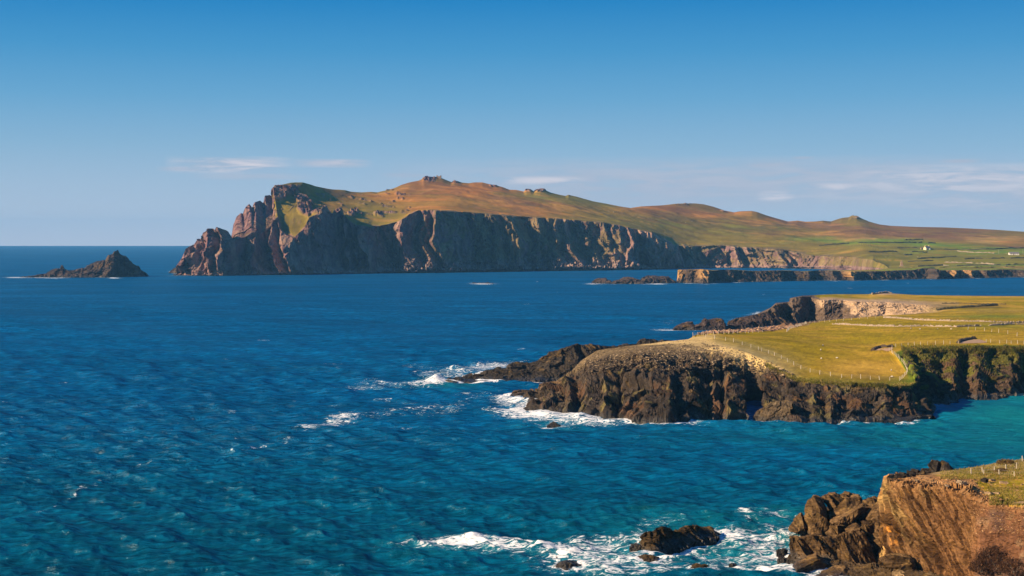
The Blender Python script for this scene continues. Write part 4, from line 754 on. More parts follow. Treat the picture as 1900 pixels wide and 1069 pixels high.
# low broken rock filling between the slabs and the water
for i, (wt, cr_) in enumerate([([(1474, 992), (1500, 1004), (1530, 1002), (1580, 1008), (1660, 1020)], [(1474, 990), (1486, 976), (1505, 950), (1530, 945), (1560, 942), (1600, 942), (1660, 945)]),
                  ([(1478, 1052), (1500, 1075), (1560, 1100), (1640, 1120), (1760, 1140)], [(1480, 1049), (1500, 1047), (1560, 1052), (1620, 1052), (1680, 1058), (1760, 1068)])]):
    ridge_rock('rock_shelf', wt, cr_, 22, M_SLAB, 340 + 20 * i, 3.0, 1.0, 200, 26, (C(.026, .018, .012), C(.065, .043, .024), C(.15, .10, .05)), parent=near, face=.7)

# ================================================================== hillside below the viewer
xs = np.linspace(-150, 130, 130); ys = np.concatenate([np.linspace(-60, 135, 60), np.linspace(137, 175, 60)])
X, Y = np.meshgrid(xs, ys, indexing='ij'); Z = 52.6 - .2275 * Y + np.where(Y < 0, .0, 0)
P = np.stack([X, Y, Z], -1); P[..., 2] += (fbm(P, 12, 4, 351) - .5) * 1.4 * sstep(Y, 20, 60) + (fbm(P, 1.2, 3, 352) - .5) * .15
crest = np.exp(-((Y - 150) / 7) ** 2); bumps = np.exp(-((X - 38) / 4.5) ** 2) * 1.0 + np.exp(-((X - 56) / 4) ** 2) * 1.2
P[..., 2] += crest * (bumps * 1.05 - .75) - sstep(30 - X, 0, 60) * 8 * sstep(Y, 20, 90)
P[..., 2] -= sstep(Y, 154, 174) ** .8 * 24
gc = mixc(np.broadcast_to(C(.17, .155, .024), P.shape), C(.30, .215, .06), sstep(fbm(P, 3, 4, 353), .42, .62))
hill = finish_land('hillside', P, gc, np.zeros(X.shape), np.zeros(X.shape), M_NEAR); tag(hill, 'grassy hillside below the viewpoint', None, None, 'structure')

# ================================================================== skerries, stacks and boulders (each a thing)
FARK = (C(.030, .024, .025), C(.068, .049, .043), C(.20, .13, .088))
def rock_thing(name, label, cat, group=None, **k):
    o = ridge_rock(name, **k); return tag(o, label, cat, group)
rock_thing('sea_stack', 'pyramid-topped rock islet with a long low tail, alone out at sea', 'islet', water=[(48, 515), (120, 515.3), (200, 515), (272, 513)],
    crest=[(48, 514.5), (64, 511), (80, 508), (92, 503), (96, 501), (104, 498.5), (112, 498.5), (114, 492), (117, 492), (119, 499), (128, 501.5), (136, 502), (146, 499.5), (150, 499.5), (152, 495), (155, 499), (163, 492.5), (168, 488.5), (180, 484.5), (190, 483), (195, 480), (199, 475.5), (202, 473), (209, 471.5), (212, 466), (216, 465.5), (218, 463), (221, 465), (224, 471), (230, 475), (235, 477.5), (237, 481), (244, 485), (250, 490), (258, 495), (263, 503), (270, 508), (276, 512.5)],
    thick=60, mat=M_FAR, seed=501, cell=13, amp=.95, nu=420, nv=34, cols=FARK, lich=.3, face=.5, wetz=(.5, 4), zscale=.55)
rock_thing('sea_rock', 'small dark stack at the foot of the western crag', 'rock', None, water=[(319, 507), (337, 508)], crest=[(319, 506), (323, 498), (328, 495.5), (334, 497), (337, 506)], thick=16, mat=M_FAR, seed=520, cell=8, nu=80, nv=16, cols=FARK, wetz=(.5, 3))
rock_thing('sea_rock', 'two low awash rocks ringed with foam in the open bay', 'reef', None, water=[(874, 526), (917, 526.3)], crest=[(874, 525.5), (882, 524.6), (888, 525.7), (898, 524.6), (906, 524), (917, 525.8)], thick=14, mat=M_FAR, seed=525, cell=5, nu=110, nv=12, cols=DK, wetz=(.5, 3))
rock_thing('sea_rock', 'rounded skerry at the seaward end of the low promontory, foam at its tip', 'rock', None, water=[(1096, 526), (1134, 526.5)], crest=[(1096, 525), (1104, 518.5), (1112, 516), (1124, 516), (1130, 520), (1134, 525)], thick=26, mat=M_FAR, seed=530, cell=6, nu=130, nv=20, cols=FARK, wetz=(.5, 3))
rock_thing('sea_rock', 'craggy two-humped skerry between the round skerry and the promontory', 'rock', None, water=[(1131, 527), (1195, 527)], crest=[(1131, 526), (1140, 520), (1148, 519), (1157, 514), (1166, 513.5), (1176, 516), (1187, 519), (1195, 525)], thick=30, mat=M_FAR, seed=535, cell=6, nu=180, nv=22, cols=FARK, wetz=(.5, 3))
rock_thing('sea_rock', 'flat-topped skerry touching the promontory cliff', 'rock', None, water=[(1186, 526.5), (1252, 525.5)], crest=[(1186, 524), (1194, 514), (1202, 511), (1222, 512), (1240, 512.5), (1246, 517), (1252, 522)], thick=34, mat=M_FAR, seed=540, cell=6, nu=180, nv=22, cols=FARK, wetz=(.5, 3))
# behind the field
rock_thing('sea_rock', 'low round-backed rock at the end of the chain off the cliffed point', 'rock', None, water=[(1248, 612), (1294, 612)], crest=[(1248, 611), (1256, 604), (1266, 600), (1276, 597), (1284, 597.5), (1290, 603), (1294, 610)], thick=18, mat=M_MID, seed=545, cell=4, nu=160, nv=22, cols=FARK, wetz=(.4, 2.2))
rock_thing('sea_rock', 'square-ended brown rock in the chain off the cliffed point', 'rock', None, water=[(1288, 612), (1346, 612)], crest=[(1288, 610), (1296, 600), (1304, 594), (1308, 591.5), (1314, 594), (1320, 592), (1330, 590.5), (1338, 591.5), (1343, 598), (1346, 610)], thick=22, mat=M_MID, seed=550, cell=5, nu=180, nv=26, cols=FARK, wetz=(.4, 2.2))
rock_thing('sea_rock', 'ragged rock joining the chain to the cliffed point', 'rock', None, water=[(1346, 610.5), (1470, 606)], crest=[(1346, 608), (1356, 599), (1366, 597), (1376, 590), (1388, 586), (1400, 585), (1412, 581), (1424, 580), (1434, 584), (1450, 590), (1470, 600)], thick=26, mat=M_MID, seed=555, cell=4.5, nu=300, nv=28, cols=FARK, wetz=(.4, 2.2))
# off the grassy headland
BR = (C(.036, .029, .023), C(.095, .068, .046), C(.22, .15, .085))
rock_thing('sea_rock', 'flat ledge rock with upturned tip in surf below the grassy headland', 'rock', None, water=[(943, 737), (990, 736)], crest=[(943, 735.5), (950, 729), (956, 725.5), (968, 723.5), (980, 724), (986, 721), (990, 723)], thick=9, mat=M_MID, seed=560, cell=2.2, nu=170, nv=22, cols=BR)
rock_thing('rock_ledge', 'stepped tawny ledge climbing to the grassy headland cliff', 'rock', None, water=[(984, 743), (1010, 748), (1062, 748)], crest=[(984, 741), (990, 734), (1001, 730), (1002, 713), (1012, 710.5), (1026, 708.5), (1046, 704), (1062, 703)], thick=16, mat=M_MID, seed=565, cell=2.6, nu=240, nv=34, cols=(C(.045, .033, .025), C(.13, .085, .055), C(.30, .20, .12)), face=.5)
rock_thing('rock_ledge', 'dark wedge of rock pointing into foam under the stepped ledge', 'rock', None, water=[(980, 750), (1004, 754), (1040, 756)], crest=[(980, 748.5), (996, 741), (1010, 735), (1040, 725)], thick=12, mat=M_MID, seed=570, cell=2.2, nu=160, nv=22, cols=BR)
rock_thing('rock_ledge', 'lowest long dark ledge reaching into surf below the western cliff', 'rock', None, water=[(961, 763.5), (1010, 768), (1060, 770)], crest=[(961, 762), (970, 757), (984, 753), (1000, 752), (1030, 748), (1060, 745)], thick=10, mat=M_MID, seed=575, cell=2.0, nu=200, nv=22, cols=DK)
rock_thing('sea_rock', 'small lone black rock in foam off the western cliff', 'rock', None, water=[(1016, 791), (1037, 791)], crest=[(1016, 790), (1021, 785), (1026, 782), (1032, 784), (1037, 790)], thick=4, mat=M_MID, seed=580, cell=1.3, nu=80, nv=14, cols=DK)
rock_thing('sea_rock', 'pale topped ledge at the mouth of the sea cave', 'rock', None, water=[(1400, 774), (1425, 782), (1470, 784)], crest=[(1400, 771), (1410, 759), (1425, 752), (1440, 744), (1458, 741), (1470, 748)], thick=12, mat=M_MID, seed=585, cell=2.6, nu=160, nv=26, cols=(C(.04, .032, .025), C(.11, .08, .05), C(.34, .25, .14)), face=.6)
rock_thing('sea_rock', 'low dark reef along the foot of the fenced point', 'rock', None, water=[(1640, 783), (1690, 781), (1726, 774)], crest=[(1640, 781), (1665, 775), (1690, 773), (1710, 768), (1726, 771)], thick=7, mat=M_MID, seed=590, cell=1.6, nu=180, nv=16, cols=DK)
rock_thing('sea_rock', 'brown ledge in the turquoise water by the beach', 'rock', None, water=[(1822, 742), (1850, 742), (1876, 737)], crest=[(1822, 740), (1832, 733), (1846, 729), (1860, 730), (1870, 733), (1876, 736)], thick=10, mat=M_MID, seed=595, cell=2.0, nu=140, nv=18, cols=BR)
rock_thing('sea_rock', 'dark shaded ledge in the inner corner of the cove', 'rock', None, water=[(1716, 752), (1740, 753), (1770, 748)], crest=[(1716, 745), (1730, 740), (1745, 739), (1760, 741), (1770, 746)], thick=9, mat=M_MID, seed=598, cell=2.0, nu=120, nv=18, cols=DK)
# in the near surf
GO = (C(.018, .013, .009), C(.055, .036, .018), C(.20, .12, .038))
rock_thing('sea_rock', 'largest surf rock, long and dark with golden western end', 'rock', None, water=[(1184, 1018), (1204, 1023), (1225, 1023), (1250, 1016), (1290, 1006), (1318, 999), (1334, 994)],
    crest=[(1187, 1014), (1193, 1000), (1197, 990), (1206, 985), (1212, 988), (1216, 979), (1228, 977.5), (1242, 980), (1247, 988), (1258, 983), (1268, 978), (1280, 974.5), (1292, 974), (1302, 978), (1314, 981), (1318, 978.5), (1321, 984), (1328, 989), (1334, 993)], thick=9, mat=M_SLAB, seed=601, cell=2.2, nu=320, nv=34, cols=GO, lich=.8, face=.55, zscale=.8, tiltx=.6)
rock_thing('sea_rock', 'small knob beside the golden end of the largest surf rock', 'rock', None, water=[(1168, 1018), (1187, 1019)], crest=[(1168, 1017), (1173, 1010), (1180, 1008.5), (1187, 1012)], thick=2.4, mat=M_SLAB, seed=606, cell=1.0, nu=80, nv=14, cols=GO)
rock_thing('sea_rock', 'hook-shaped surf rock with a notch of white water', 'rock', None, water=[(1181, 1038), (1200, 1048), (1218, 1049), (1234, 1043)], crest=[(1181, 1035), (1190, 1030), (1200, 1029.5), (1212, 1030.5), (1221, 1034), (1223, 1040), (1230, 1038), (1234, 1041)], thick=4.5, mat=M_SLAB, seed=611, cell=1.6, nu=150, nv=22, cols=GO, lich=.7)
rock_thing('sea_rock', 'humped brown rock in white surf between hook-shaped rock and slabs', 'rock', None, water=[(1272, 1067), (1300, 1069), (1328, 1065)], crest=[(1272, 1065), (1280, 1055), (1287, 1046), (1294, 1045), (1302, 1047), (1308, 1045.5), (1316, 1051), (1322, 1059), (1328, 1064)], thick=5.0, mat=M_SLAB, seed=616, cell=1.6, nu=170, nv=26, cols=GO, lich=.7)
rock_thing('sea_rock', 'tiny dark rock tip between the humped rock and the slabs', 'rock', None, water=[(1352, 1049), (1362, 1049)], crest=[(1352, 1048.5), (1355, 1045.5), (1359, 1044.8), (1362, 1048)], thick=1.2, mat=M_SLAB, seed=621, cell=.6, nu=50, nv=10, cols=GO)
rock_thing('sea_rock', 'low flat rock at the foot of the bottom slab', 'rock', None, water=[(1401, 1066), (1425, 1066), (1460, 1060)], crest=[(1401, 1064), (1404, 1059.5), (1420, 1059), (1426, 1057), (1442, 1055), (1454, 1055), (1460, 1058)], thick=3.4, mat=M_SLAB, seed=626, cell=1.2, nu=140, nv=16, cols=GO)
rock_thing('sea_rock', 'upright nub of rock at the edge of the slabs', 'rock', None, water=[(1442, 1044), (1462, 1044)], crest=[(1442, 1042), (1444, 1033), (1449, 1029.5), (1455, 1034), (1462, 1040)], thick=2.6, mat=M_SLAB, seed=631, cell=1.1, nu=90, nv=16, cols=GO)
rock_thing('sea_rock', 'dark block joining the upright nub to the slabs', 'rock', None, water=[(1458, 1044), (1482, 1046)], crest=[(1458, 1038), (1464, 1028), (1472, 1025), (1482, 1028)], thick=3.5, mat=M_SLAB, seed=633, cell=1.2, nu=90, nv=16, cols=GO)
rock_thing('sea_rock', 'pair of small wet rocks in foam beside the slabs', 'rock', None, water=[(1440, 1022), (1456, 1022)], crest=[(1440, 1021), (1444, 1018), (1448, 1020.5), (1451, 1017.5), (1456, 1021)], thick=1.4, mat=M_SLAB, seed=636, cell=.7, nu=70, nv=10, cols=GO)
rock_thing('sea_rock', 'squat triangular surf rock nearest the open water', 'rock', None, water=[(1032, 1052), (1050, 1055), (1078, 1050)], crest=[(1032, 1050), (1037, 1046), (1042, 1041), (1052, 1039.5), (1062, 1041), (1078, 1048.5)], thick=4.2, mat=M_SLAB, seed=641, cell=1.4, nu=140, nv=18, cols=GO)
rock_thing('sea_rock', 'thin low rock awash behind the squat triangular one', 'rock', None, water=[(1031, 1036), (1050, 1034), (1076, 1030)], crest=[(1031, 1034.5), (1042, 1029), (1052, 1031), (1058, 1026), (1066, 1025.5), (1076, 1028)], thick=3.0, mat=M_SLAB, seed=646, cell=1.0, nu=130, nv=14, cols=GO)

# ---- boulders on the near headland
def boulder(name, label, px, py, d, size, rot, seed, cols, cat='boulder', sink=.25, tree=None, mat=None):
    me = slab_mesh(name, size, seed, n=18, amp=1.5, cols=cols, rnd=.22); o = add_obj(name, me, mat or M_SLAB)
    p = look(tree, px, py) if tree else None
    p = Vector(W(px, py, d)) if p is None else p
    o.location = (p.x, p.y, p.z + size[2] * (.5 - sink)); o.rotation_euler = [math.radians(a) for a in rot]
    return tag(o, label, cat)
BK = (C(.014, .012, .011), C(.035, .029, .025), C(.085, .064, .046))
def top_block(label, seed, d, vv_, ff_, th, bed, cols):
    o = crag_block(seed, d, vv_, ff_, th, bed, cols, .8, 'boulder', near); o.parent = None; return tag(o, label, 'boulder')
top_block('big black boulder on the rim of the near headland', 771, 256, [(1250, 208, .8), (1252, 150, .9), (1280, 122, 1.2), (1318, 135, 0), (1300, 215, -.2), (1338, 140, 1.2), (1350, 205, .8)], [[0, 1, 2, 3, 4], [2, 5, 3], [3, 5, 6, 4]], 2.6, 70, BK)
top_block('sloping black rock leaning against the big black boulder', 772, 255.5, [(1322, 200, .6), (1340, 128, 1.0), (1368, 135, .6), (1425, 182, .8), (1400, 200, 0), (1352, 205, -.2)], [[0, 1, 2, 5], [2, 3, 4, 5]], 2.2, 40, BK)
boulder('boulder', 'pale block lying on orange soil with a sharp shadow', 1785, 899, 232, (1.5, 1.1, .8), (4, 6, 20), 703, (C(.18, .13, .09), C(.32, .24, .16), C(.45, .36, .25)), tree=T_NEAR)
boulder('boulder', 'small dark block on the orange soil below the turf', 1827, 895, 232, (1.0, .9, .8), (10, -6, 40), 704, BK, tree=T_NEAR)
for i, (px, py, sz) in enumerate(((1668, 885, .9), (1677, 884, 1.1), (1690, 884, 1.5), (1701, 881, 1.3), (1710, 881, 1.0), (1718, 879, 1.3), (1683, 886, .8))):
    o = boulder('boulder', 'small black rim stone in a row below the big black boulder', px, py, 250, (sz * 1.3, sz, sz * .8), (8 * i, 5, 37 * i), 710 + i, BK, tree=T_NEAR); tag(o, group='black stones along the near rim')
for i, (px, py, sz) in enumerate(((1862, 897, .9), (1840, 892, .8), (1700, 893, .7), (1757, 902, .6), (1835, 918, 1.0), (1848, 917, .7), (1890, 936, .9))):
    o = boulder('boulder', 'loose pale stone at the turf edge of the near headland', px, py, 232, (sz * 1.5, sz, sz * .5), (4 * i, 5, 29 * i), 730 + i, (C(.16, .11, .07), C(.30, .21, .13), C(.45, .34, .22)), tree=T_NEAR); tag(o, group='loose stones on the near turf edge')

# ================================================================== fences
def post_mesh(h, w, seed):
    r = random.Random(seed); me = bpy.data.meshes.new('post'); v = []
    for z, s in ((-.25, 1), (h * .93, .92), (h, .55)):
        for a, b in ((-1, -1), (1, -1), (1, 1), (-1, 1)): v.append((a * w / 2 * s + z * r.uniform(-.02, .02), b * w / 2 * s, z))
    f = [(0, 1, 5, 4), (1, 2, 6, 5), (2, 3, 7, 6), (3, 0, 4, 7), (4, 5, 9, 8), (5, 6, 10, 9), (6, 7, 11, 10), (7, 4, 8, 11), (8, 9, 10, 11), (3, 2, 1, 0)]
    me.from_pydata(v, [], f); me.materials.append(M_WOOD); return me
POSTS = {}
def fence(label, pts, tree, spacing=None, h=1.25, w=.17, seed=0, group=None, wires=3, wire_t=.010):
    """pts are ground points of the photograph; posts at each (or evenly between when spacing is given)."""
    r = random.Random(seed); G = [look(tree, *p) for p in pts]; G = [g for g in G if g is not None]
    if spacing:
        out = []
        for a, b in zip(G[:-1], G[1:]):
            n = max(1, round((b - a).length / spacing))
            for i in range(n):
                q = a.lerp(b, i / n); z = ground(tree, q.x, q.y); out.append(Vector((q.x, q.y, q.z if z is None else z)))
        G = out + [G[-1]]
    root = empty('fence', G[0]); tag(root, label, 'fence', group)
    tops = []
    for i, g in enumerate(G):
        key = (h, w, i % 4)
        if key not in POSTS: POSTS[key] = post_mesh(h, w, i % 4)
        o = add_obj('post', POSTS[key], None, root); o.location = g - G[0]; o.rotation_euler = (r.gauss(0, .06), r.gauss(0, .06), r.uniform(0, 1.5)); o.scale = (1, 1, r.uniform(.85, 1.15)); tops.append(g)
    V, T = [], []
    for k in range(wires):
        z = h * (.35 + .55 * k / max(1, wires - 1))
        for a, b in zip(tops[:-1], tops[1:]):
            if (b - a).length > 30: continue
            n = len(V); dd = (b - a).normalized(); s = Vector((-dd.y, dd.x, 0)) * wire_t
            for p in (a, b):
                for off in (s, -s, Vector((0, 0, wire_t * 1.6))): V.append(tuple(p - G[0] + Vector((0, 0, z)) + off))
            T += [(n, n + 1, n + 4, n + 3), (n + 1, n + 2, n + 5, n + 4), (n + 2, n, n + 3, n + 5)]
    if V:
        me = bpy.data.meshes.new('wire'); me.from_pydata(V, [], T); add_obj('wire', me, M_WIRE, root)
    return root
fence('post fence skirting the dry cliff top and the field corner', [(1309, 626), (1326, 629), (1346, 632), (1361, 635), (1377, 640), (1393, 645), (1407, 650), (1413, 652), (1426, 656), (1437, 660), (1450, 666), (1461, 672), (1473, 678), (1486, 685), (1503, 691), (1521, 695), (1541, 698), (1562, 701), (1580, 702), (1597, 703), (1615, 704.5), (1632, 705), (1651, 706), (1669, 706.5)], T_MID, h=1.35, seed=1)
fence('close-set post fence following the edge of the deep green cove', [(1671, 705), (1676, 701), (1681, 696), (1684, 690), (1682, 684), (1679, 678), (1674, 672), (1669, 667), (1664, 662), (1659, 658), (1654, 654.5), (1650, 652)], T_MID, spacing=3.2, h=1.25, seed=2)
fence('post fence along the straight lip above the cove cliffs', [(1655, 647.5), (1662, 644.5), (1673, 643), (1685, 641.5), (1697, 641), (1708, 640.5), (1721, 640), (1736, 639.5), (1751, 639), (1763, 638.5), (1778, 638)], T_MID, spacing=7, h=1.3, seed=3)
fence('post fence continuing past the bare earth scrape', [(1830, 635), (1838, 636), (1855, 637), (1868, 637.5), (1876, 638), (1888, 638), (1900, 638.5), (1915, 639)], T_MID, h=1.3, seed=4)
fence('post fence along the cobble shore at the back of the field', [(1264, 627.5), (1268, 627), (1273, 626.5), (1279, 625.5), (1286, 624.5), (1295, 623), (1301, 622.5), (1305, 622), (1313, 621.5), (1324, 620.8), (1333, 620.2), (1343, 620), (1352, 619.6), (1360, 619), (1369, 618.6), (1383, 618.4), (1389, 618), (1397, 617.8), (1407, 617.2), (1415, 616.5)], T_MID, h=1.5, seed=5)
fence('post fence dropping down a bank to the cobble shore', [(1460, 616), (1465, 611), (1470, 609), (1475, 608), (1482, 606), (1487, 604.5), (1493, 602.5), (1497, 601)], T_MID, spacing=4, h=1.4, w=.2, seed=6)
fence('post fence at the foot of the pale cliffs', [(1503, 600), (1512, 599.4), (1520, 598.6), (1530, 598), (1540, 597.4), (1552, 596.4), (1565, 595.4), (1580, 594), (1595, 592.5), (1610, 591.5), (1625, 590.5), (1640, 589.6)], T_MID, spacing=8, h=1.4, w=.2, seed=7)
fence('sparse posts crossing the field behind the larger earth scrape', [(1796, 612), (1810, 613), (1827, 614.5), (1840, 616), (1853, 617.5), (1870, 620), (1887, 624), (1908, 627)], T_MID, h=1.5, seed=8, wires=0)
fence('row of stubby posts on the near turf below the sloping rim', [(1802, 880), (1825, 880.5), (1854, 881), (1882, 884)], T_NEAR, h=.95, w=.15, seed=9, wires=2)
fence('row of pale posts on the rim of the near headland', [(1823, 877), (1845, 875), (1867, 874), (1886, 869.5), (1897, 856)], T_NEAR, h=1.05, w=.15, seed=10, wires=2)

# ================================================================== walls, hedgerows
def wall_line(name, label, cat, pts, tree, h, w, mat, seed, gap=.0, step=None, group=None):
    r = np.random.RandomState(seed); G = [look(tree, *p) for p in pts]; G = [g for g in G if g is not None]
    if len(G) < 2: return None
    step = step or h * .7; L = []
    for a, b in zip(G[:-1], G[1:]):
        n = max(1, int((b - a).length / step))
        for i in range(n): L.append(a.lerp(b, i / n))
    L.append(G[-1]); o0 = L[0]; V, Q = [], []
    prof = [(-.5, -.4), (-.42, .55), (-.2, 1.0), (.2, 1.0), (.42, .55), (.5, -.4)]
    for i, p in enumerate(L):
        a = L[max(i - 1, 0)]; b = L[min(i + 1, len(L) - 1)]; dd = (b - a); dd.z = 0; dd.normalize() if dd.length > 0 else None; s = Vector((-dd.y, dd.x, 0))
        z = ground(tree, p.x, p.y); z = p.z if z is None or abs(z - p.z) > 12 else z
        hh = h * r.uniform(.6, 1.2) * (r.uniform(.15, .5) if r.rand() < gap else 1)
        for (u, v) in prof: V.append((p.x - o0.x + s.x * u * w * r.uniform(.8, 1.25), p.y - o0.y + s.y * u * w * r.uniform(.8, 1.25), z - o0.z + v * hh * (r.uniform(.85, 1.15) if v > 0 else 1)))
    n = len(prof)
    for i in range(len(L) - 1):
        for k in range(n - 1): Q.append((i * n + k, i * n + k + 1, (i + 1) * n + k + 1, (i + 1) * n + k))
    me = bpy.data.meshes.new(name); me.from_pydata(V, [], Q + [tuple(range(n)), tuple(range(len(V) - 1, len(V) - n - 1, -1))])
    o = add_obj(name, me, mat); o.location = o0; return tag(o, label, cat, group)
M_STONE = plain_material('field_stone', (.36, .27, .19), (.12, .095, .07), 1.6, .9, .1)
M_HEDGE = plain_material('bank_scrub', (.075, .062, .020), (.030, .026, .012), .35, .95, .5)
wall_line('stone_wall', 'tumbledown drystone wall running along the back of the big field', 'stone wall', [(1545, 602), (1570, 603), (1600, 604.5), (1630, 605.5), (1660, 606.5), (1690, 606), (1720, 605.5), (1750, 606.5), (1775, 607), (1800, 606), (1820, 605.8)], T_MID, .85, .8, M_STONE, 1, .2)
wall_line('stone_wall', 'short drystone wall stretch beyond the gap in the tumbledown wall', 'stone wall', [(1835, 604.5), (1860, 603.5), (1880, 602), (1910, 602)], T_MID, .85, .8, M_STONE, 2, .25)
wall_line('stone_wall', 'long drystone wall with fence stubs at the foot of the cliffed point', 'stone wall', [(1640, 590), (1660, 590.5), (1680, 592), (1700, 594), (1730, 595), (1760, 596), (1790, 596.5), (1815, 597), (1840, 598), (1870, 599), (1910, 598.5)], T_MID, .9, .8, M_STONE, 3, .2)
wall_line('field_bank', 'dark overgrown bank curving below the pale cliffs', 'bank', [(1738, 576), (1755, 574), (1775, 572), (1800, 570), (1830, 568.5), (1850, 567)], T_MID, 1.3, 2.4, M_HEDGE, 4)
wall_line('field_bank', 'thin dark bank along the upper field of the cliffed point', 'bank', [(1748, 563.5), (1780, 563), (1800, 563.5), (1815, 565), (1840, 564), (1866, 565)], T_MID, .6, 1.6, M_HEDGE, 5, .3)
wall_line('stone_wall', 'low ruined wall on the crest of the cliffed point', 'stone wall', [(1618, 547), (1628, 545.5), (1638, 544.5), (1646, 544), (1655, 545)], T_MID, 1.3, 1.0, M_STONE, 6)
# two bare earth scrapes in the field: a low dark scarp behind a pale floor
M_EARTH = plain_material('bare_earth', (.40, .25, .14), (.28, .16, .085), 1.2, .95, .08); M_SCARP = plain_material('dark_earth', (.075, .048, .026), (.035, .024, .014), 1.5, .95, .1)
def scrape(label, back, floor):
    o = wall_line('earth_scarp', label, 'earth scarp', back, T_MID, .95, 1.6, M_SCARP, 70 + len(back), step=.8)
    G = [look(T_MID, *p) for p in floor]; G = [g for g in G if g is not None]; c = sum(G, Vector()) / len(G)
    me = bpy.data.meshes.new('earth_floor'); V = [tuple(c - G[0] + Vector((0, 0, .22)))] + [tuple(g - G[0] + Vector((0, 0, .10))) for g in G]; n = len(G)
    me.from_pydata(V, [], [(0, 1 + i, 1 + (i + 1) % n) for i in range(n)]); f = add_obj('earth_floor', me, M_EARTH, o); f.location = G[0] - Vector(o.location)
scrape('dark scarp of the larger bare earth scrape above the cove fence', [(1778, 637), (1781, 634), (1790, 632), (1800, 629.5), (1810, 629)], [(1780, 638), (1784, 634.5), (1795, 632.5), (1806, 630.5), (1818, 630.5), (1828, 633.5), (1832, 636), (1820, 637), (1800, 637.5)])
scrape('dark scarp of the smaller earth scrape at the corner of the cove fence', [(1619, 651), (1624, 648), (1634, 645.5), (1646, 644.5), (1656, 643.5)], [(1622, 651), (1630, 647.5), (1642, 646.5), (1655, 645), (1658, 647), (1652, 650), (1646, 652.5), (1638, 650)])
HEDGES = [([(1520, 456), (1545, 454), (1575, 452)], 'dark bank dropping across the moor edge above the cliff'), ([(1592, 451), (1620, 450.5), (1650, 451), (1700, 451)], 'dark bank above the bright green strip'), ([(1704, 451.5), (1709, 449.5)], 'short dark bank end by the green strip'), ([(1722, 451.5), (1735, 451.5)], 'short dark stub of bank above the cottage'), ([(1665, 460), (1682, 460.5), (1702, 460.5)], 'dark bank running up to the cottage'), ([(1728, 462.5), (1750, 463), (1785, 463), (1830, 463), (1870, 461), (1905, 460.5)], 'long dark bank beyond the cottage towards the shed'), ([(1678, 473.5), (1692, 473)], 'short dark bank below the brown cliff scar'), ([(1702, 481), (1730, 479), (1755, 477.5), (1774, 476.5)], 'slanting dark bank in the middle fields'), ([(1790, 481.5), (1808, 480.5)], 'short dark bank between the two long middle banks'), ([(1810, 480.5), (1840, 480), (1864, 479.5)], 'level dark bank beyond the short gap'), ([(1875, 479.5), (1905, 479)], 'dark bank running on below the shed'), ([(1684, 486), (1710, 485), (1731, 484)], 'dark bank just above the tan stack ruin'), ([(1703, 495), (1730, 493.5), (1749, 492.5)], 'dark bank nearest the promontory cliff'), ([(1775, 493.5), (1800, 493), (1830, 492.5), (1856, 492)], 'lower dark bank behind the promontory rim'), ([(1866, 492), (1885, 491), (1905, 490.5)], 'dark bank at the end of the lower fields'), ([(1612, 468), (1640, 468), (1665, 467.5)], 'faint bank across the pasture above the brown scar'), ([(1692, 468), (1722, 468.5)], 'faint bank below the cottage garden'), ([(1680, 445.5), (1700, 445), (1712, 445)], 'dark heather bank on the upper moor')]
for i, (pts, lab) in enumerate(HEDGES): wall_line('field_bank', lab, 'bank', pts, T_LOW, 1.9, 2.6, M_HEDGE, 20 + i, .05, step=4, group='dark banks between the far fields')
for i, (pts, lab) in enumerate([([(1752, 487), (1775, 487.5), (1806, 488.5)], 'pale stone wall among the lower far fields'), ([(1810, 488.5), (1830, 489.5), (1845, 491)], 'pale stone wall slanting to the lower dark bank'), ([(1776, 466), (1795, 468), (1820, 469), (1845, 470.5)], 'pale broken wall between cottage and shed'), ([(1750, 493), (1761, 493)], 'short pale wall end by the nearest bank')]): wall_line('stone_wall', lab, 'stone wall', pts, T_LOW, 1.6, 1.6, M_STONE, 50 + i, .3, step=3, group='pale walls between the far fields')

# ================================================================== buildings
def box(x0, x1, y0, y1, z0, z1): 
    v = [(x, y, z) for z in (z0, z1) for (x, y) in ((x0, y0), (x1, y0), (x1, y1), (x0, y1))]
    return v, [(0, 1, 5, 4), (1, 2, 6, 5), (2, 3, 7, 6), (3, 0, 4, 7), (4, 5, 6, 7), (3, 2, 1, 0)]
def part(name, vf, mat, parent):
    me = bpy.data.meshes.new(name); me.from_pydata(vf[0], [], vf[1]); return add_obj(name, me, mat, parent)
M_CREAM = plain_material('cream_render', (.80, .66, .40), (.70, .56, .33), 1.2, .9); M_SLATE = plain_material('slate', (.085, .085, .10), (.05, .05, .06), 2, .7)
M_WHITE = plain_material('white_render', (.70, .66, .58), (.55, .52, .46), 1.2, .9); M_GLASS = plain_material('dark_glass', (.02, .025, .03), None, 1, .2)
M_RUIN = plain_material('ruin_stone', (.34, .22, .14), (.18, .12, .08), .8, .95, .2); M_GREY = plain_material('roof_sheet', (.16, .14, .145), (.12, .10, .10), 1, .7)
M_DOOR = plain_material('door_paint', (.12, .05, .035), None, 2, .6)
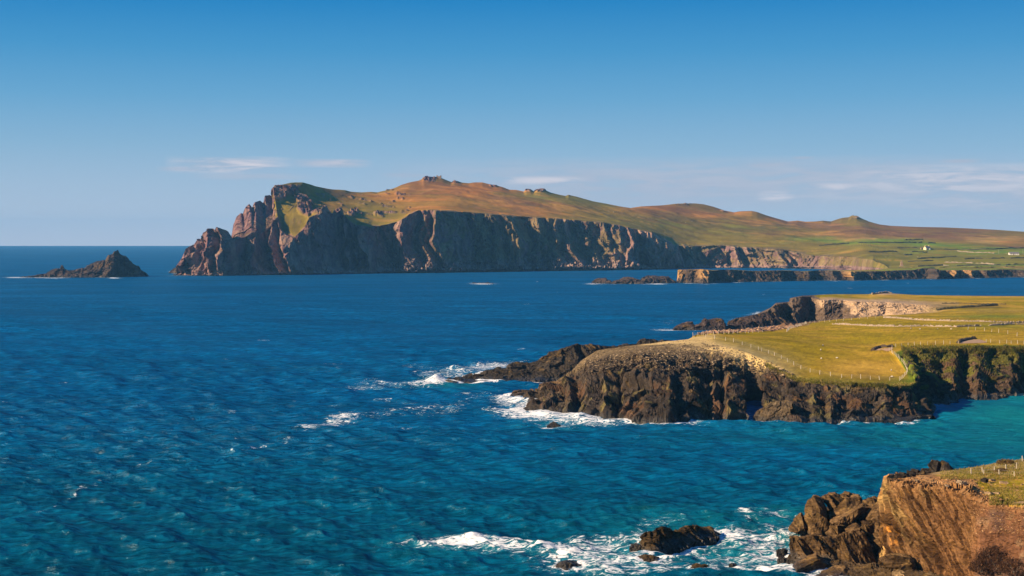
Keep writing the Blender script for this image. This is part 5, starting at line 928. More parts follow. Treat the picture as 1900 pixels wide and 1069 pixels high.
def house(name, label, px, py, tree, L, Wd, H, R, yaw, wall, roof, chim, wins, doors, scale=1.0):
    p = look(tree, px, py); root = empty(name, p); tag(root, label, 'house' if chim else 'shed'); root.rotation_euler = (0, 0, math.radians(yaw)); l, w = L / 2, Wd / 2
    v, f = box(-l, l, -w, w, -1.5, H); v += [(-l, 0, H + R), (l, 0, H + R)]; f = f[:4] + [f[5], (4, 7, 8), (5, 9, 6)]
    part('wall', (v, f), wall, root)
    e, t = .35, .25; hh = R * (1 + e / w)
    rv = []
    for sx in (-l - e, l + e):
        rv += [(sx, -w - e, H - (hh - R)), (sx, 0, H + R), (sx, w + e, H - (hh - R)), (sx, w + e, H - (hh - R) + t), (sx, 0, H + R + t), (sx, -w - e, H - (hh - R) + t)]
    rf = part('roof', (rv, [(0, 1, 7, 6), (1, 2, 8, 7), (2, 3, 9, 8), (3, 4, 10, 9), (4, 5, 11, 10), (5, 0, 6, 11), (0, 5, 4, 1), (1, 4, 3, 2), (6, 7, 10, 11), (7, 8, 9, 10)]), roof, root)
    for cx in chim: part('chimney', box(cx - .55, cx + .55, -.45, .45, H + R - .6, H + R + 1.6), wall, rf)
    for (cx, cz, ww, wh) in wins:
        wd = part('window', box(cx - ww / 2 - .12, cx + ww / 2 + .12, -w - .06, -w + .02, cz - .12, cz + wh + .12), M_WHITE, root); part('pane', box(cx - ww / 2, cx + ww / 2, -w - .09, -w - .03, cz, cz + wh), M_GLASS, wd)
    for (cx, ww, wh) in doors: part('door', box(cx - ww / 2, cx + ww / 2, -w - .08, -w + .02, -.2, wh), M_DOOR, root)
    return root
h = house('cottage', 'cream gabled cottage with dark slate roof and two chimneys', 1720, 463.5, T_LOW, 11.5, 7.5, 3.4, 3.6, 28, M_CREAM, M_SLATE, (-4.9, 4.9), ((-3.4, 1.0, 1.1, 1.3), (3.2, 1.0, 1.1, 1.3), (1.4, 1.0, 1.0, 1.3)), ((-.8, 1.1, 2.1),))
po = part('porch', box(2.0, 4.6, -5.6, -3.75, -1.2, 2.6), M_WHITE, h); part('porch_roof', ([(1.8, -5.8, 2.6), (4.8, -5.8, 2.6), (4.8, -3.75, 2.6), (1.8, -3.75, 2.6), (3.3, -5.8, 4.0), (3.3, -3.75, 4.0)], [(0, 1, 4), (3, 5, 2), (0, 4, 5, 3), (1, 2, 5, 4), (0, 3, 2, 1)]), M_SLATE, po)
house('outhouse', 'small tan outhouse beside the cream cottage', 1710, 462.5, T_LOW, 4, 3.5, 2.0, 1.0, 20, M_RUIN, M_RUIN, (), (), ((0, 1.0, 1.7),))
h = house('farm_shed', 'long low white shed with grey roof at the edge of the green field', 1881, 473, T_LOW, 17.5, 9, 2.6, 2.6, -4, M_WHITE, M_GREY, (), ((-5.5, .9, 1.2, .9), (2.2, .9, 1.2, .9), (5.6, .9, 1.2, .9)), ((-1.2, 1.8, 2.2),))
p = look(T_LOW, 1673, 494); rt = empty('stack_ruin', p); tag(rt, 'tan broken chimney ruin standing alone in the lower fields', 'ruin')
part('shaft', ([(-2.2, -2, -1), (2.4, -2, -1), (2.4, 2, -1), (-2.2, 2, -1), (-1.7, -1.5, 5), (1.5, -1.5, 5), (1.5, 1.5, 5), (-1.7, 1.5, 5), (-.9, -1, 8.6), (1.1, -1, 7.6), (1.0, 1, 8.2), (-.9, 1, 8.9)], [(0, 1, 5, 4), (1, 2, 6, 5), (2, 3, 7, 6), (3, 0, 4, 7), (4, 5, 9, 8), (5, 6, 10, 9), (6, 7, 11, 10), (7, 4, 8, 11), (8, 9, 10, 11)]), M_RUIN, rt)
part('footing', ([(-4, -3, -1), (4.4, -3, -1), (4.4, 3, -1), (-4, 3, -1), (-3, -2.2, .9), (3.4, -2.4, .5), (3.2, 2.2, .8), (-3, 2.2, .7)], [(0, 1, 5, 4), (1, 2, 6, 5), (2, 3, 7, 6), (3, 0, 4, 7), (4, 5, 6, 7)]), M_RUIN, rt)
for px, lab in ((1853, 'thin pole left of the white shed'), (1898, 'thin pole right of the white shed')):
    p = look(T_LOW, px, 471); rt = empty('utility_pole', p); tag(rt, 'slender grey pole in the grass ' + ('on the cottage side of' if px < 1880 else 'past the far end of') + ' the white shed', 'pole'); part('pole', box(-.16, .16, -.16, .16, -1, 7.5), M_WOOD, rt); part('crossarm', box(-.9, .9, -.1, .1, 6.7, 6.95), M_WOOD, rt)
# signal tower ruin on the summit
d = far_base(814) + sky_dist(814); p = Vector(W(814.5, 333, d - 6)); rt = empty('signal_tower', p); tag(rt, 'small square ruined signal tower on the summit', 'tower')
tv = []; tf = []
def tower_wall(x0, x1, y0, y1, hs):
    n = len(tv); m = len(hs)
    for i, hh in enumerate(hs):
        t = i / (m - 1); x, y = x0 + (x1 - x0) * t, y0 + (y1 - y0) * t; nx, ny = (y1 - y0), -(x1 - x0); L = math.hypot(nx, ny); nx, ny = nx / L * .5, ny / L * .5
        tv.extend([(x + nx, y + ny, -2), (x - nx, y - ny, -2), (x - nx, y - ny, hh), (x + nx, y + ny, hh)])
    for i in range(m - 1):
        a = n + i * 4; b = a + 4
        for k in range(4): tf.append((a + k, a + (k + 1) % 4, b + (k + 1) % 4, b + k))
    tf.append((n, n + 1, n + 2, n + 3)); tf.append((n + (m - 1) * 4 + 3, n + (m - 1) * 4 + 2, n + (m - 1) * 4 + 1, n + (m - 1) * 4))
for wl_ in ((-4, 4, -4, -4, [8.2, 8.0, 6.6, 6.2, 6.4, 7.8, 8.2]), (4.45, 4.45, -3.4, 4, [8.2, 7.9, 6.8, 7.0]), (4, -4, 4.45, 4.45, [7.0, 6.4, 6.8, 8.0]), (-4.45, -4.45, 4, -3.4, [8.0, 7.2, 8.2])):
    tv, tf = [], []; tower_wall(*wl_); part('wall', (tv, tf), M_RUIN, rt)

# ================================================================== sheep
M_WOOL = plain_material('wool', (.52, .46, .36), (.40, .35, .28), 9, .95); M_FACE = plain_material('sheep_face', (.05, .045, .04), None, 3, .8)
def sheep_meshes():
    import bmesh
    bm = bmesh.new(); bmesh.ops.create_uvsphere(bm, u_segments=12, v_segments=8, radius=1)
    for v in bm.verts:
        x, y, z = v.co; v.co = (x * .62 * (1 + .05 * math.sin(9 * y)), y * .34 * (1 + .05 * math.sin(11 * x)), z * .33 + .62 + .04 * math.sin(8 * x)) 
    b = bpy.data.meshes.new('fleece'); bm.to_mesh(b); bm.free()
    bm = bmesh.new(); bmesh.ops.create_uvsphere(bm, u_segments=8, v_segments=6, radius=1)
    for v in bm.verts: x, y, z = v.co; v.co = (x * .20 + .72, y * .10, z * .12 - x * .08 + .62)
    hd = bpy.data.meshes.new('head'); bm.to_mesh(hd); bm.free()
    lg = bpy.data.meshes.new('leg'); lg.from_pydata(*[box(-.045, .045, -.045, .045, -.02, .42)[0], [], box(-.045, .045, -.045, .045, -.02, .42)[1]])
    b.materials.append(M_WOOL); hd.materials.append(M_FACE); lg.materials.append(M_FACE); return b, hd, lg
FL, HD, LG = sheep_meshes()
def sheep(p, yaw, label, group, s=.7):
    r = empty('sheep', p); tag(r, label, 'sheep', group); r.rotation_euler = (0, 0, yaw); r.scale = (s, s, s)
    add_obj('body', FL, None, r); add_obj('head', HD, None, r)
    for x in (-.38, .38):
        for y in (-.17, .17): add_obj('leg', LG, None, r).location = (x, y, 0)
rr_ = random.Random(5)
for i, (px, py) in enumerate(((1527, 642.5), (1523, 651), (1524, 667), (1553, 666), (1654, 689), (1655, 701), (1690, 611), (1707, 612), (1765, 612), (1740, 611.5))):
    p = look(T_MID, px, py)
    if p: sheep(p, rr_.uniform(0, 6.28), 'pale sheep grazing in the fenced field' if i < 6 else 'pale sheep lying near the tumbledown wall', 'sheep in the fenced field' if i < 6 else 'sheep by the tumbledown wall')
for i, (px, py) in enumerate(((1703, 477.5), (1708, 478), (1722, 469), (1762, 465.5), (1774, 466), (1865, 471.5), (1868, 471.8), (1843, 470.5), (1130, 393), (1138, 394), (1146, 392.5), (1265, 412), (1272, 413.5), (1284, 411.5), (1434, 416))):
    p = look(T_LOW, px, py)
    if p: sheep(p, rr_.uniform(0, 6.28), 'tiny white sheep on the far pasture', 'sheep on the far pastures', 1.2)

# ================================================================== scrub, rubble, tussocks
def scatter_mesh(pts, nrm_up, size, seed, kind):
    """pts (n,3): one small stone or tuft each, joined: too small to pick apart"""
    r = np.random.RandomState(seed); n = len(pts)
    if kind == 'stone':
        base = np.array([(1, 0, 0), (0, 1, 0), (-1, 0, 0), (0, -1, 0), (.25, .2, .8), (-.3, -.2, .7), (0, 0, -.6)], float); tri = np.array([(0, 1, 4), (1, 5, 4), (1, 2, 5), (2, 3, 5), (3, 4, 5), (3, 0, 4), (1, 0, 6), (2, 1, 6), (3, 2, 6), (0, 3, 6)])
        S_ = (size * r.lognormal(0, .45, n))[:, None, None]; B = base[None] * (1 + r.uniform(-.35, .35, (n, 7, 3))) * np.stack([r.uniform(.8, 1.5, n), r.uniform(.6, 1.1, n), r.uniform(.4, .8, n)], -1)[:, None]
    else:
        k = 5; ang = r.uniform(0, 6.28, (n, k)); bl = []
        for i in range(k):
            a = ang[:, i]; c, s = np.cos(a), np.sin(a); lean = r.uniform(.2, .7, n)
            bl += [np.stack([-s * .12, c * .12, 0 * s - .1], -1), np.stack([s * .12, -c * .12, 0 * s - .1], -1), np.stack([c * lean, s * lean, r.uniform(.5, 1.1, n)], -1)]
        B = np.stack(bl, 1); S_ = (size * r.lognormal(0, .3, n))[:, None, None]; tri = np.arange(15).reshape(5, 3)
    a = r.uniform(0, 6.28, n); c, s = np.cos(a)[:, None], np.sin(a)[:, None]
    R = np.stack([B[..., 0] * c - B[..., 1] * s, B[..., 0] * s + B[..., 1] * c, B[..., 2]], -1) * S_ + pts[:, None]
    m = B.shape[1]; T = (tri[None] + (np.arange(n) * m)[:, None, None]).reshape(-1, 3)
    return R, T, m
def stuff(name, label, pts, size, seed, kind, cols, mat, parent=None):
    R, T, m = scatter_mesh(pts, None, size, seed, kind); me = np_mesh(name, R, None, T); r = np.random.RandomState(seed + 1)
    k = r.randint(0, len(cols), len(pts)); c = np.array(cols)[k] * r.uniform(.65, 1.3, (len(pts), 1))
    set_attr(me, 'col', np.repeat(c, m, 0).clip(0, .8)); set_attr(me, 'rock', np.full(len(pts) * m, .6 if kind == 'stone' else .2)); set_attr(me, 'wet', np.zeros(len(pts) * m))
    o = add_obj(name, me, mat, parent); return tag(o, label, None, None, 'stuff')
def pick(tree, n, seed, poly, dens=None):
    """n ground points seen inside a photograph rectangle list, kept by a density function of (px,row)"""
    r = random.Random(seed); out = []
    while len(out) < n:
        x0, y0, x1, y1 = poly[r.randrange(len(poly))]; px, py = r.uniform(x0, x1), r.uniform(y0, y1)
        if dens and r.random() > dens(px, py): continue
        h = look(tree, px, py)
        if h is not None: out.append(tuple(h))
    return np.array(out)
def dome(px, py):
    top = np.interp(px, [1060, 1150, 1240, 1310, 1380, 1470], [660, 645, 632, 630, 650, 690]); bot = np.interp(px, [1060, 1150, 1300, 1380, 1470], [690, 690, 690, 695, 708])
    t = (py - top) / (bot - top)
    return 0 if t < 0 or t > 1 else math.exp(-((t - .5) / .33) ** 2)
stuff('rubble', 'frost-split stones strewn over the domed cliff top', pick(T_MID, 6500, 11, [(1060, 628, 1470, 708)], dome), .21, 12, 'stone', [(.22, .165, .10), (.14, .10, .065), (.07, .055, .045), (.30, .22, .135), (.10, .075, .05)], M_MID)
def rimz(px, py):
    y = np.interp(px, [1420, 1480, 1560, 1640, 1690, 1697], [678, 705, 712, 716, 716, 712]); return math.exp(-((py - y) / 3.0) ** 2)
stuff('tussock_grass', 'rough grass along the cliff rim of the fenced point', pick(T_MID, 5000, 13, [(1420, 670, 1700, 724)], rimz), .45, 14, 'tuft', [(.20, .17, .03), (.13, .15, .02), (.30, .22, .07)], M_MID)
stuff('cove_scrub', 'scrub and rough grass hanging over the cove cliffs', pick(T_MID, 4500, 15, [(1655, 642, 1905, 700)], lambda px, py: 0 if px < np.interp(py, [642, 648, 660, 680, 700], [1672, 1672, 1676, 1692, 1702]) else math.exp(-((py - 648) / 7) ** 2) * .9 + (.08 if py < 690 else 0)), .55, 16, 'tuft', [(.10, .11, .015), (.13, .12, .022), (.16, .11, .035), (.06, .06, .015)], M_MID)
stuff('cobbles', 'rust coloured cobbles on the shore behind the field', pick(T_MID, 4500, 17, [(1290, 603, 1500, 620)], lambda px, py: 1.0 if 617 - (px - 1330) * .085 - 7 < py < 619.5 - (px - 1300) * .04 - max(0, px - 1430) * .12 else 0), .55, 18, 'stone', [(.26, .15, .09), (.20, .12, .085), (.34, .21, .12), (.12, .08, .06)], M_MID)
stuff('tussock_grass', 'rough grass on the turf of the near headland', pick(T_NEAR, 7000, 19, [(1745, 850, 1905, 945)], lambda px, py: 1.0 if py < 890 or (px > 1835 and 905 < py < 938) else 0), .20, 20, 'tuft', [(.22, .18, .035), (.15, .15, .022), (.34, .25, .09)], M_NEAR)
stuff('scree', 'crumbs of orange soil and stone on the near cliff top', pick(T_NEAR, 3000, 21, [(1650, 880, 1905, 990)], lambda px, py: 1.0 if (py < 910 or px > 1800) else 0), .085, 22, 'stone', [(.28, .15, .065), (.20, .105, .05), (.36, .22, .11)], M_NEAR)
# dead bracken bush at the foot of the near cliff and on the rim
def bush(name, label, c, rad, n, seed, cols, lump=.5):
    r = np.random.RandomState(seed); v = r.normal(size=(n, 3)); v /= np.linalg.norm(v, axis=1, keepdims=True); rr = r.uniform(.45, 1, n) ** .5
    k = .72 + .55 * fbm(v * 3 + seed, 1.0, 3, seed)
    pts = v * rr[:, None] * k[:, None] * np.array(rad); pts[:, 2] = np.abs(pts[:, 2])
    root = empty(name, c); tag(root, label, 'bush')
    o = stuff('foliage', None, pts, .20, seed, 'tuft', cols, M_NEAR, root)
    V, Q = [], []
    for i in range(9):
        a = r.uniform(0, 6.28); e = np.array([math.cos(a) * rad[0] * .6, math.sin(a) * rad[1] * .6, rad[2] * r.uniform(.5, .8)]); n0 = len(V)
        for q, w in ((np.zeros(3) - [0, 0, .4], .07), (e * .55 + [0, 0, rad[2] * .12], .045), (e, .015)):
            for b in range(4): V.append(tuple(q + np.array([math.cos(b * 1.57), math.sin(b * 1.57), 0]) * w))
        for j in range(2):
            for b in range(4): Q.append((n0 + j * 4 + b, n0 + j * 4 + (b + 1) % 4, n0 + j * 4 + 4 + (b + 1) % 4, n0 + j * 4 + 4 + b))
    me = bpy.data.meshes.new('stem'); me.from_pydata(V, [], Q); add_obj('stem', me, M_WOOD, root)
    return root
BC = [(.11, .055, .035), (.075, .04, .028), (.16, .085, .045), (.05, .03, .022)]
for i, (px, py, rad, n, lab) in enumerate(((1850, 1052, (3.4, 2.4, 3.0), 5200, 'large dead bracken mound at the foot of the reddish bank'), (1884, 1062, (2.6, 2.2, 2.0), 2600, 'low bracken mound beside the large bracken mound'), (1822, 1060, (2.0, 1.8, 1.6), 1600, 'small bracken clump between the large mound and the tilted cliff'))):
    p = look(T_NEAR, px, py); bush('bracken_bush', lab, p if p is not None else Vector(W(px, py, 204)), rad, n, 800 + i, BC)
for i, (px, py, rad, n, lab) in enumerate(((1866, 858, (1.7, 1.4, .8), 900, 'brown heath bush on the skyline of the near headland'), (1858, 873, (1.3, 1.0, .6), 500, 'small brown bush among the near fence posts'))):
    p = look(T_NEAR, px, py + 3); bush('heath_bush', lab, p if p is not None else Vector(W(px, py, 266)), rad, n, 820 + i, [(.16, .085, .04), (.20, .14, .04), (.11, .07, .03)])

# ================================================================== beach
p = [W(1842, 737.5, dsea(737.5)), W(1870, 734, dsea(734)), W(1900, 731, dsea(731)), W(1960, 727, dsea(727)), W(1960, 718, 530), W(1900, 722, 528), W(1868, 728, 522), W(1846, 733, 514)]
g = [[(i, (q if k == 0 else q) ) for i, q in enumerate(l)] for k, l in enumerate((p[:4], [p[7], p[6], p[5], p[4]]))]
mid_ = [(i, (a[1] + b[1]) / 2 + np.array([0, 0, .35])) for i, (a, b) in enumerate(zip(*g))]
lo = [(i, a[1] + np.array([-1, -8, -1.2])) for i, a in enumerate(g[0])]
Pp, U, V = loft([lo, [(i, a[1] + np.array([0, 0, .05])) for i, a in enumerate(g[0])], mid_, [(i, a[1] + np.array([0, 6, 1.0])) for i, a in enumerate(g[1])]], [6, 8, 10], 60, smooth=3)
sc = mixc(np.broadcast_to(C(.42, .29, .17), Pp.shape), C(.30, .20, .12), fbm(Pp, 3, 3, 900))
beach = finish_land('beach', Pp, sc, np.zeros(Pp.shape[:2]), np.zeros(Pp.shape[:2]), M_MID); tag(beach, 'sliver of sand at the head of the cove', None, None, 'structure')

# ================================================================== sea
step = [1000.0]
pys = np.concatenate([np.array([2400, 1900, 1600, 1400, 1280, 1200, 1150]), np.arange(1120, 650, -.92), np.arange(650, 470, -1.5), np.linspace(470, EYE + CAM_H * F / SEA_R, 26)])
ds = CAM_H * F / (pys - EYE)
pxs = np.concatenate([np.linspace(-2600, -160, 50), np.linspace(-150, 2050, 900), np.linspace(2060, 4500, 50)])
A, D = np.meshgrid((pxs - 950) / F, ds, indexing='ij')
X = A * D; Y = D.copy(); X0, Y0 = X.copy(), Y.copy()
row_gap = np.abs(np.gradient(ds))[None] * np.ones_like(X)
PX, PY = 950 + A * F, np.broadcast_to(pys[None], X.shape)
Z = np.zeros_like(X); DX = np.zeros_like(X); DY = np.zeros_like(X)
rw = np.random.RandomState(3)
grp = .55 + .9 * fbm(np.stack([X0, Y0, 0 * X0], -1) * np.array([.5, 1, 1]), 55, 2, 3)
for lam in np.concatenate([[62, 48, 36, 30], np.geomspace(24, 2.4, 44)]):
    th = math.radians(-112 + rw.normal(0, 14 if lam > 25 else 34)); k = 2 * math.pi / lam
    amp = (.0095 * lam if lam > 25 else (.0080 if lam > 9 else .0135) * lam ** .95) * rw.uniform(.6, 1.3)
    amp_l = amp * np.clip((lam / row_gap - 1.8) / 2.5, 0, 1) * (grp if lam < 25 else 1)
    ph = k * (X0 * math.cos(th) + Y0 * math.sin(th)) + rw.uniform(0, 6.28) + (2.5 * grp if lam < 25 else 0)
    c, s = np.cos(ph), np.sin(ph); Z += amp_l * c; DX -= amp_l * s * math.cos(th) * .8; DY -= amp_l * s * math.sin(th) * .8
# shore distance
pts = []
for name, arrs in LANDS.items():
    if name == 'hillside': continue
    for a in arrs:
        m = np.abs(a[:, 2]) < .9; b = a[m]
        if len(b) > 6000: b = b[:: len(b) // 6000 + 1]
        pts.append(b)
pts = np.concatenate(pts); kd = KDTree(len(pts))
for i, q in enumerate(pts): kd.insert((q[0], q[1], 0), i)
kd.balance()
cell = 16.0; occ = set()
for q in pts:
    i, j = int(q[0] // cell), int(q[1] // cell)
    for a in (-2, -1, 0, 1, 2):
        for b in (-2, -1, 0, 1, 2): occ.add((i + a, j + b))
I, J = np.floor(X0 / cell).astype(int), np.floor(Y0 / cell).astype(int)
key = I * 100003 + J; okey = np.array([a * 100003 + b for a, b in occ]); near_m = np.isin(key, okey) & (Y0 < 3200)
dist = np.full(X.shape, 60.0); idx = np.argwhere(near_m)
for (i, j) in idx: dist[i, j] = kd.find((X0[i, j], Y0[i, j], 0))[2]
XY = np.stack([X0, Y0, 0 * X0], -1)
# how exposed the shore is to the swell (from the left)
expo = np.interp(PX, [0, 800, 1000, 1150, 1250, 1350, 1500, 1720, 1740, 1900], [1, 1, 1, 1, .8, .65, .6, .45, .05, .1]) ; expo = np.where(PY > 900, 1.0, expo); expo = np.where(PY < 560, .55, expo)
sc_ = np.clip(Y0 / 430, .55, 3.2)
lf = fbm(XY, 14, 3, 950)
foam = expo * np.exp(-dist / (1.1 * sc_)) * (.5 + .9 * lf) + expo * .36 * np.exp(-dist / (6 * sc_)) * sstep(lf, .40, .70)
ST = [ # px, row, rx, ry, strength, tilt (row per px)
    (830, 1010, 120, 13, .55, -.015), (860, 1003, 45, 8, 1.0, -.02), (960, 1012, 120, 15, .60, .03), (1060, 1008, 70, 13, .55, -.05), (1110, 1030, 90, 20, .62, 0), (1100, 1050, 90, 14, .50, 0), (1230, 1060, 70, 10, .4, 0), (1250, 1035, 90, 12, .62, -.05), (1150, 1000, 60, 9, .5, .02), (1360, 1000, 80, 16, .45, 0), (1400, 1030, 70, 18, .5, 0), (1390, 1055, 80, 10, .6, .02), (1430, 1010, 50, 26, .5, 0), (1430, 955, 50, 12, .5, .1), (1240, 972, 40, 6, .5, 0), (1385, 962, 16, 7, .6, .1), (1200, 995, 30, 20, .4, 0), (1360, 990, 50, 6, .6, .05), (1130, 1060, 60, 7, .4, 0), (1450, 990, 30, 10, .6, 0), (1440, 1060, 40, 9, .7, 0), (1385, 945, 14, 3, .4, 0), (1200, 940, 60, 3, .28, .06),
    (802, 709, 32, 5.5, .95, -.05), (765, 712, 40, 3, .34, 0), (880, 686, 60, 8, .68, -.12), (840, 680, 90, 4, .5, -.03), (930, 678, 40, 5, .5, -.05), (800, 694, 45, 5, .40, 0), (700, 712, 70, 8, .32, 0), (660, 720, 50, 6, .35, -.1), (760, 677, 25, 3, .4, 0),
    (945, 742, 34, 8, .75, .05), (960, 752, 26, 6, .6, .05), (985, 772, 70, 8, .75, .06), (1060, 776, 60, 6, .75, .08), (1110, 782, 45, 5, .6, .1), (1050, 789, 50, 5, .6, 0), (960, 768, 40, 5, .5, 0), (1020, 704, 35, 3, .6, -.05), (930, 762, 30, 5, .45, 0),
    (600, 785, 55, 6, .55, -.2), (572, 797, 26, 7, .60, -.1), (632, 774, 34, 5, .62, -.1), (480, 827, 24, 3.5, .48, -.25), (525, 818, 20, 3, .45, -.2), (430, 840, 26, 3, .40, -.3), (615, 752, 16, 3, .42, 0), (790, 760, 70, 6, .36, -.1), (720, 768, 40, 5, .34, -.15), (850, 745, 60, 4, .34, -.2), (880, 730, 50, 3, .34, -.15), (760, 745, 22, 3, .36, 0), (800, 770, 40, 4, .38, 0), (840, 763, 20, 4, .38, 0), (690, 725, 40, 4, .36, 0), (745, 790, 40, 4, .25, 0),
    (140, 914, 24, 4, .50, -.5), (75, 946, 20, 3, .46, -.4), (40, 965, 20, 3, .4, -.4), (260, 860, 40, 3, .42, -.3), (190, 893, 30, 3, .38, -.4), (40, 776, 26, 2, .36, 0), (120, 709, 10, 1.2, .5, 0), (30, 515, 26, 1.3, .9, 0), (100, 515.5, 28, 1.4, .8, 0), (212, 516, 14, 1.2, .9, 0), (320, 504, 8, 2, .9, 0), (330, 512, 30, 1, .45, 0), (895, 526.8, 24, 1.4, .95, 0), (1100, 527, 20, 1.3, .8, 0), (1220, 526.8, 18, 1.4, .9, 0), (1310, 527, 25, 1.2, .5, 0),
    (1235, 612, 25, 3, .75, -.02), (1290, 613, 40, 2, .5, 0), (1400, 583, 18, 3, .8, -.1), (1365, 592, 14, 3, .5, -.1), (1240, 598, 30, 3, .26, 0), (1370, 612, 14, 2, .6, -.1), (1330, 780, 60, 4, .45, -.02), (1280, 787, 40, 3, .5, 0), (1700, 776, 16, 2.5, .8, -.1), (1560, 785, 90, 2.5, .45, 0), (1430, 788, 12, 3, .45, .1), (1650, 782, 40, 2.5, .5, 0), (1390, 767, 10, 3, .5, 0)]
for (cx, cy, rx, ry, s, tl) in ST:
    m = min(.92, s * .92) * np.exp(-((PX - cx) / rx / 1.1) ** 2 - ((PY - cy - (PX - cx) * tl) / ry / 1.15) ** 2); foam = 1 - (1 - np.clip(foam, 0, 1)) * (1 - m)
# scattered whitecaps
wcp = fbm(XY * np.array([.6, 1, 1]), 9, 3, 960); foam = np.maximum(foam, sstep(wcp, .83, .88) * .5 * (Y0 > 350) * (Y0 < 2600) * (fbm(XY, 160, 2, 961) > .52))
# shoal water: sandy floor in the cove, stirred water round the reefs
shoal = np.zeros_like(X)
for (cx, cy, rx, ry, s) in ((1880, 770, 150, 34, 1.0), (1960, 790, 260, 60, .9), (1800, 800, 260, 40, .55), (1500, 805, 300, 28, .28), (1400, 1020, 120, 40, .5), (1120, 1030, 120, 34, .42), (1010, 1015, 70, 16, .5), (1430, 960, 60, 22, .5), (860, 1012, 120, 18, .35), (840, 712, 60, 10, .5), (1040, 788, 90, 12, .35), (1250, 1000, 160, 50, .35), (1900, 740, 70, 12, .9)):
    shoal = np.maximum(shoal, s * np.exp(-((PX - cx) / rx) ** 2 - ((PY - cy) / ry) ** 2))
calm = sstep(PX, 1720, 1800) * (PY > 725) * (PY < 850)
Z *= 1 - .7 * calm; DX *= 1 - .7 * calm; DY *= 1 - .7 * calm
fz = np.clip(foam, 0, 1) * np.clip((9 - row_gap) / 8, 0, 1); Z += fz * (fbm(XY, 3.2, 4, 970) - .35) * .9
for (cx, cy, rx, ry, hh) in ((812, 706, 16, 4, 2.2), (860, 1000, 40, 5, .9), (1010, 1012, 40, 5, .6), (1200, 1000, 20, 6, .4), (880, 684, 40, 4, .8), (985, 770, 40, 4, .7), (1075, 775, 30, 3, .6)):
    Z += hh * np.exp(-((PX - cx) / rx) ** 2 - ((PY - cy) / ry) ** 2) * (.5 + .9 * fbm(XY, 2.5, 3, 971))
SEA = np.stack([X + DX, Y + DY, Z], -1)
me = np_mesh('sea', SEA, grid_quads(*X.shape)[:, ::-1])
set_attr(me, 'foam', np.clip(foam, 0, 1) * .82); set_attr(me, 'shoal', shoal)
me.polygons.foreach_set('use_smooth', np.ones(len(me.polygons), bool))
m = new_mat('sea_water'); t = NT(m)
Po = t.node('ShaderNodeTexCoord').outputs['Object']
fo = t.attr('foam'); sh = t.attr('shoal')
nb = t.noise(t.mapping(Po, (0, 0, .35), (.6, 1, 1)), .0065, 3, .5)                  # wind lanes
n_a = t.noise(t.mapping(Po, (0, 0, .35), (.5, 1, 1)), .42, 5, .68, .4)             # chop
n_b = t.noise(t.mapping(Po, (0, 0, .2), (.5, 1, 1)), .055, 3, .55)                  # longer seas for the distance
wind = t.remap(nb, .3, .7, .55, 1.15)
hgt_ = t.math('ADD', t.math('MULTIPLY', n_a, 1.0), t.math('MULTIPLY', n_b, 3.2))
bmp = t.bump(hgt_, 1.7, wind)
# foam lace
f1_ = t.noise(t.mapping(Po, (0, 0, .2), (.62, 1, 1)), .42, 6, .72, 2.0); f2_ = t.noise(Po, 1.5, 3, .6)
fs = t.math('ADD', t.math('ADD', fo, t.math('MULTIPLY', t.math('SUBTRACT', f1_, .5), 2.4)), t.math('MULTIPLY', t.math('SUBTRACT', f2_, .5), .55))
fm = t.math('MULTIPLY', t.remap(fs, .44, .66), t.remap(fo, .05, .2))
milk = t.math('MULTIPLY', t.math('MULTIPLY', t.remap(fs, .18, .7), t.remap(fo, .05, .3)), .34)
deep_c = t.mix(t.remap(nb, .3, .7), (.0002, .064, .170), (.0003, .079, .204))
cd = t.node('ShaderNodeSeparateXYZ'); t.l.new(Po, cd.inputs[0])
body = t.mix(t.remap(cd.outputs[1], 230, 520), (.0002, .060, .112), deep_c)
n_c = t.noise(t.mapping(Po, (0, 0, .25), (.25, 1, 1)), .80, 4, .66, .2)               # dark wavelet faces and bright crests, painted into the water colour
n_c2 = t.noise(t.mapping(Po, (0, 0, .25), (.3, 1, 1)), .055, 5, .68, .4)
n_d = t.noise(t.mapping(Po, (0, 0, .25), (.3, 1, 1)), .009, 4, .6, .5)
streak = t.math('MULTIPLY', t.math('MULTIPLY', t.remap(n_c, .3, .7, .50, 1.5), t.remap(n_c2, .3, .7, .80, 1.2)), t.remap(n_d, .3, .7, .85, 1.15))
sc3 = t.node('ShaderNodeCombineColor')
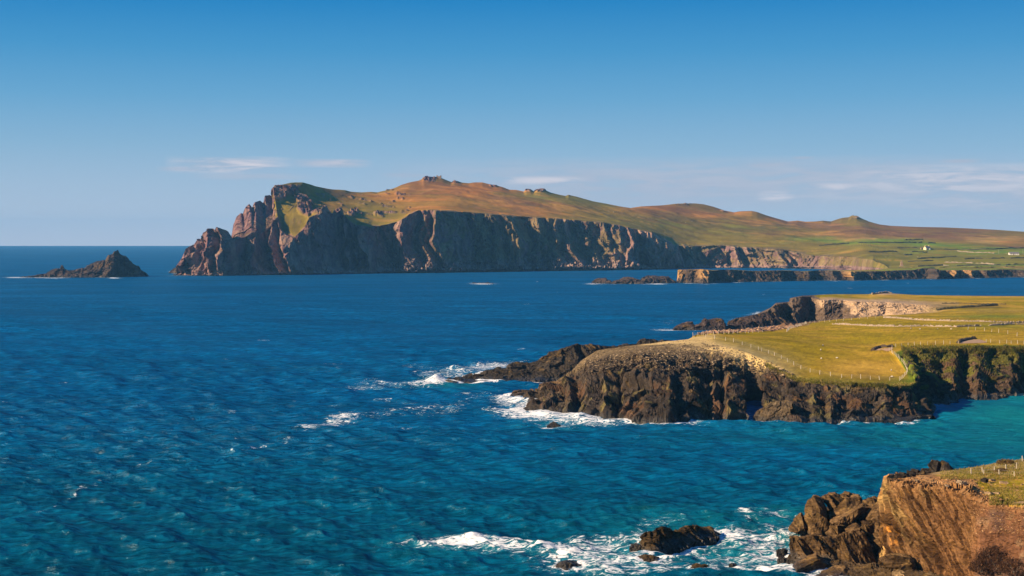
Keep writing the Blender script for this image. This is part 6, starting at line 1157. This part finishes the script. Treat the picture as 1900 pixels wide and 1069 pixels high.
for k in range(3): t.l.new(streak, sc3.inputs[k])
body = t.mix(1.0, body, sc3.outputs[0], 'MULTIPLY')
body = t.mix(sh, body, (.004, .165, .19))
body = t.mix(milk, body, (.16, .42, .46))
wd = t.node('ShaderNodeBsdfDiffuse'); t.l.new(body, wd.inputs[0]); t.l.new(bmp, wd.inputs['Normal'])
wg = t.node('ShaderNodeBsdfGlossy'); wg.inputs['Roughness'].default_value = .18; wg.inputs[0].default_value = (.6, .88, 1, 1); t.l.new(bmp, wg.inputs['Normal'])
fr = t.node('ShaderNodeFresnel'); fr.inputs[0].default_value = 1.2; t.l.new(bmp, fr.inputs['Normal'])
water = t.node('ShaderNodeMixShader'); t.l.new(t.math('MINIMUM', fr.outputs[0], .09), water.inputs[0]); t.l.new(wd.outputs[0], water.inputs[1]); t.l.new(wg.outputs[0], water.inputs[2])
white = t.node('ShaderNodeBsdfPrincipled'); white.inputs['Base Color'].default_value = (.70, .72, .74, 1); white.inputs['Roughness'].default_value = .9
t.l.new(t.bump(f1_, .8, .7), white.inputs['Normal'])
mx = t.node('ShaderNodeMixShader'); t.l.new(fm, mx.inputs[0]); t.l.new(water.outputs[0], mx.inputs[1]); t.l.new(white.outputs[0], mx.inputs[2]); t.out(mx.outputs[0])
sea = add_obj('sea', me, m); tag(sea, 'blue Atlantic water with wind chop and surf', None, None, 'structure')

# ================================================================== haze
HAZE = 4.5e-5
if HAZE:
    v, f = box(-25000, 25000, -800, SEA_R + 400, -8, 260)
    me = bpy.data.meshes.new('haze'); me.from_pydata(v, [], f); hz = add_obj('haze', me); tag(hz, 'thin sea haze in the air', None, None, 'stuff')
    m = new_mat('haze_air'); t = NT(m); vp = t.node('ShaderNodeVolumePrincipled'); vp.inputs['Color'].default_value = (.18, .54, 1, 1); vp.inputs['Density'].default_value = HAZE; vp.inputs['Anisotropy'].default_value = .0
    o_ = t.node('ShaderNodeOutputMaterial'); t.l.new(vp.outputs[0], o_.inputs['Volume']); me.materials.append(m)
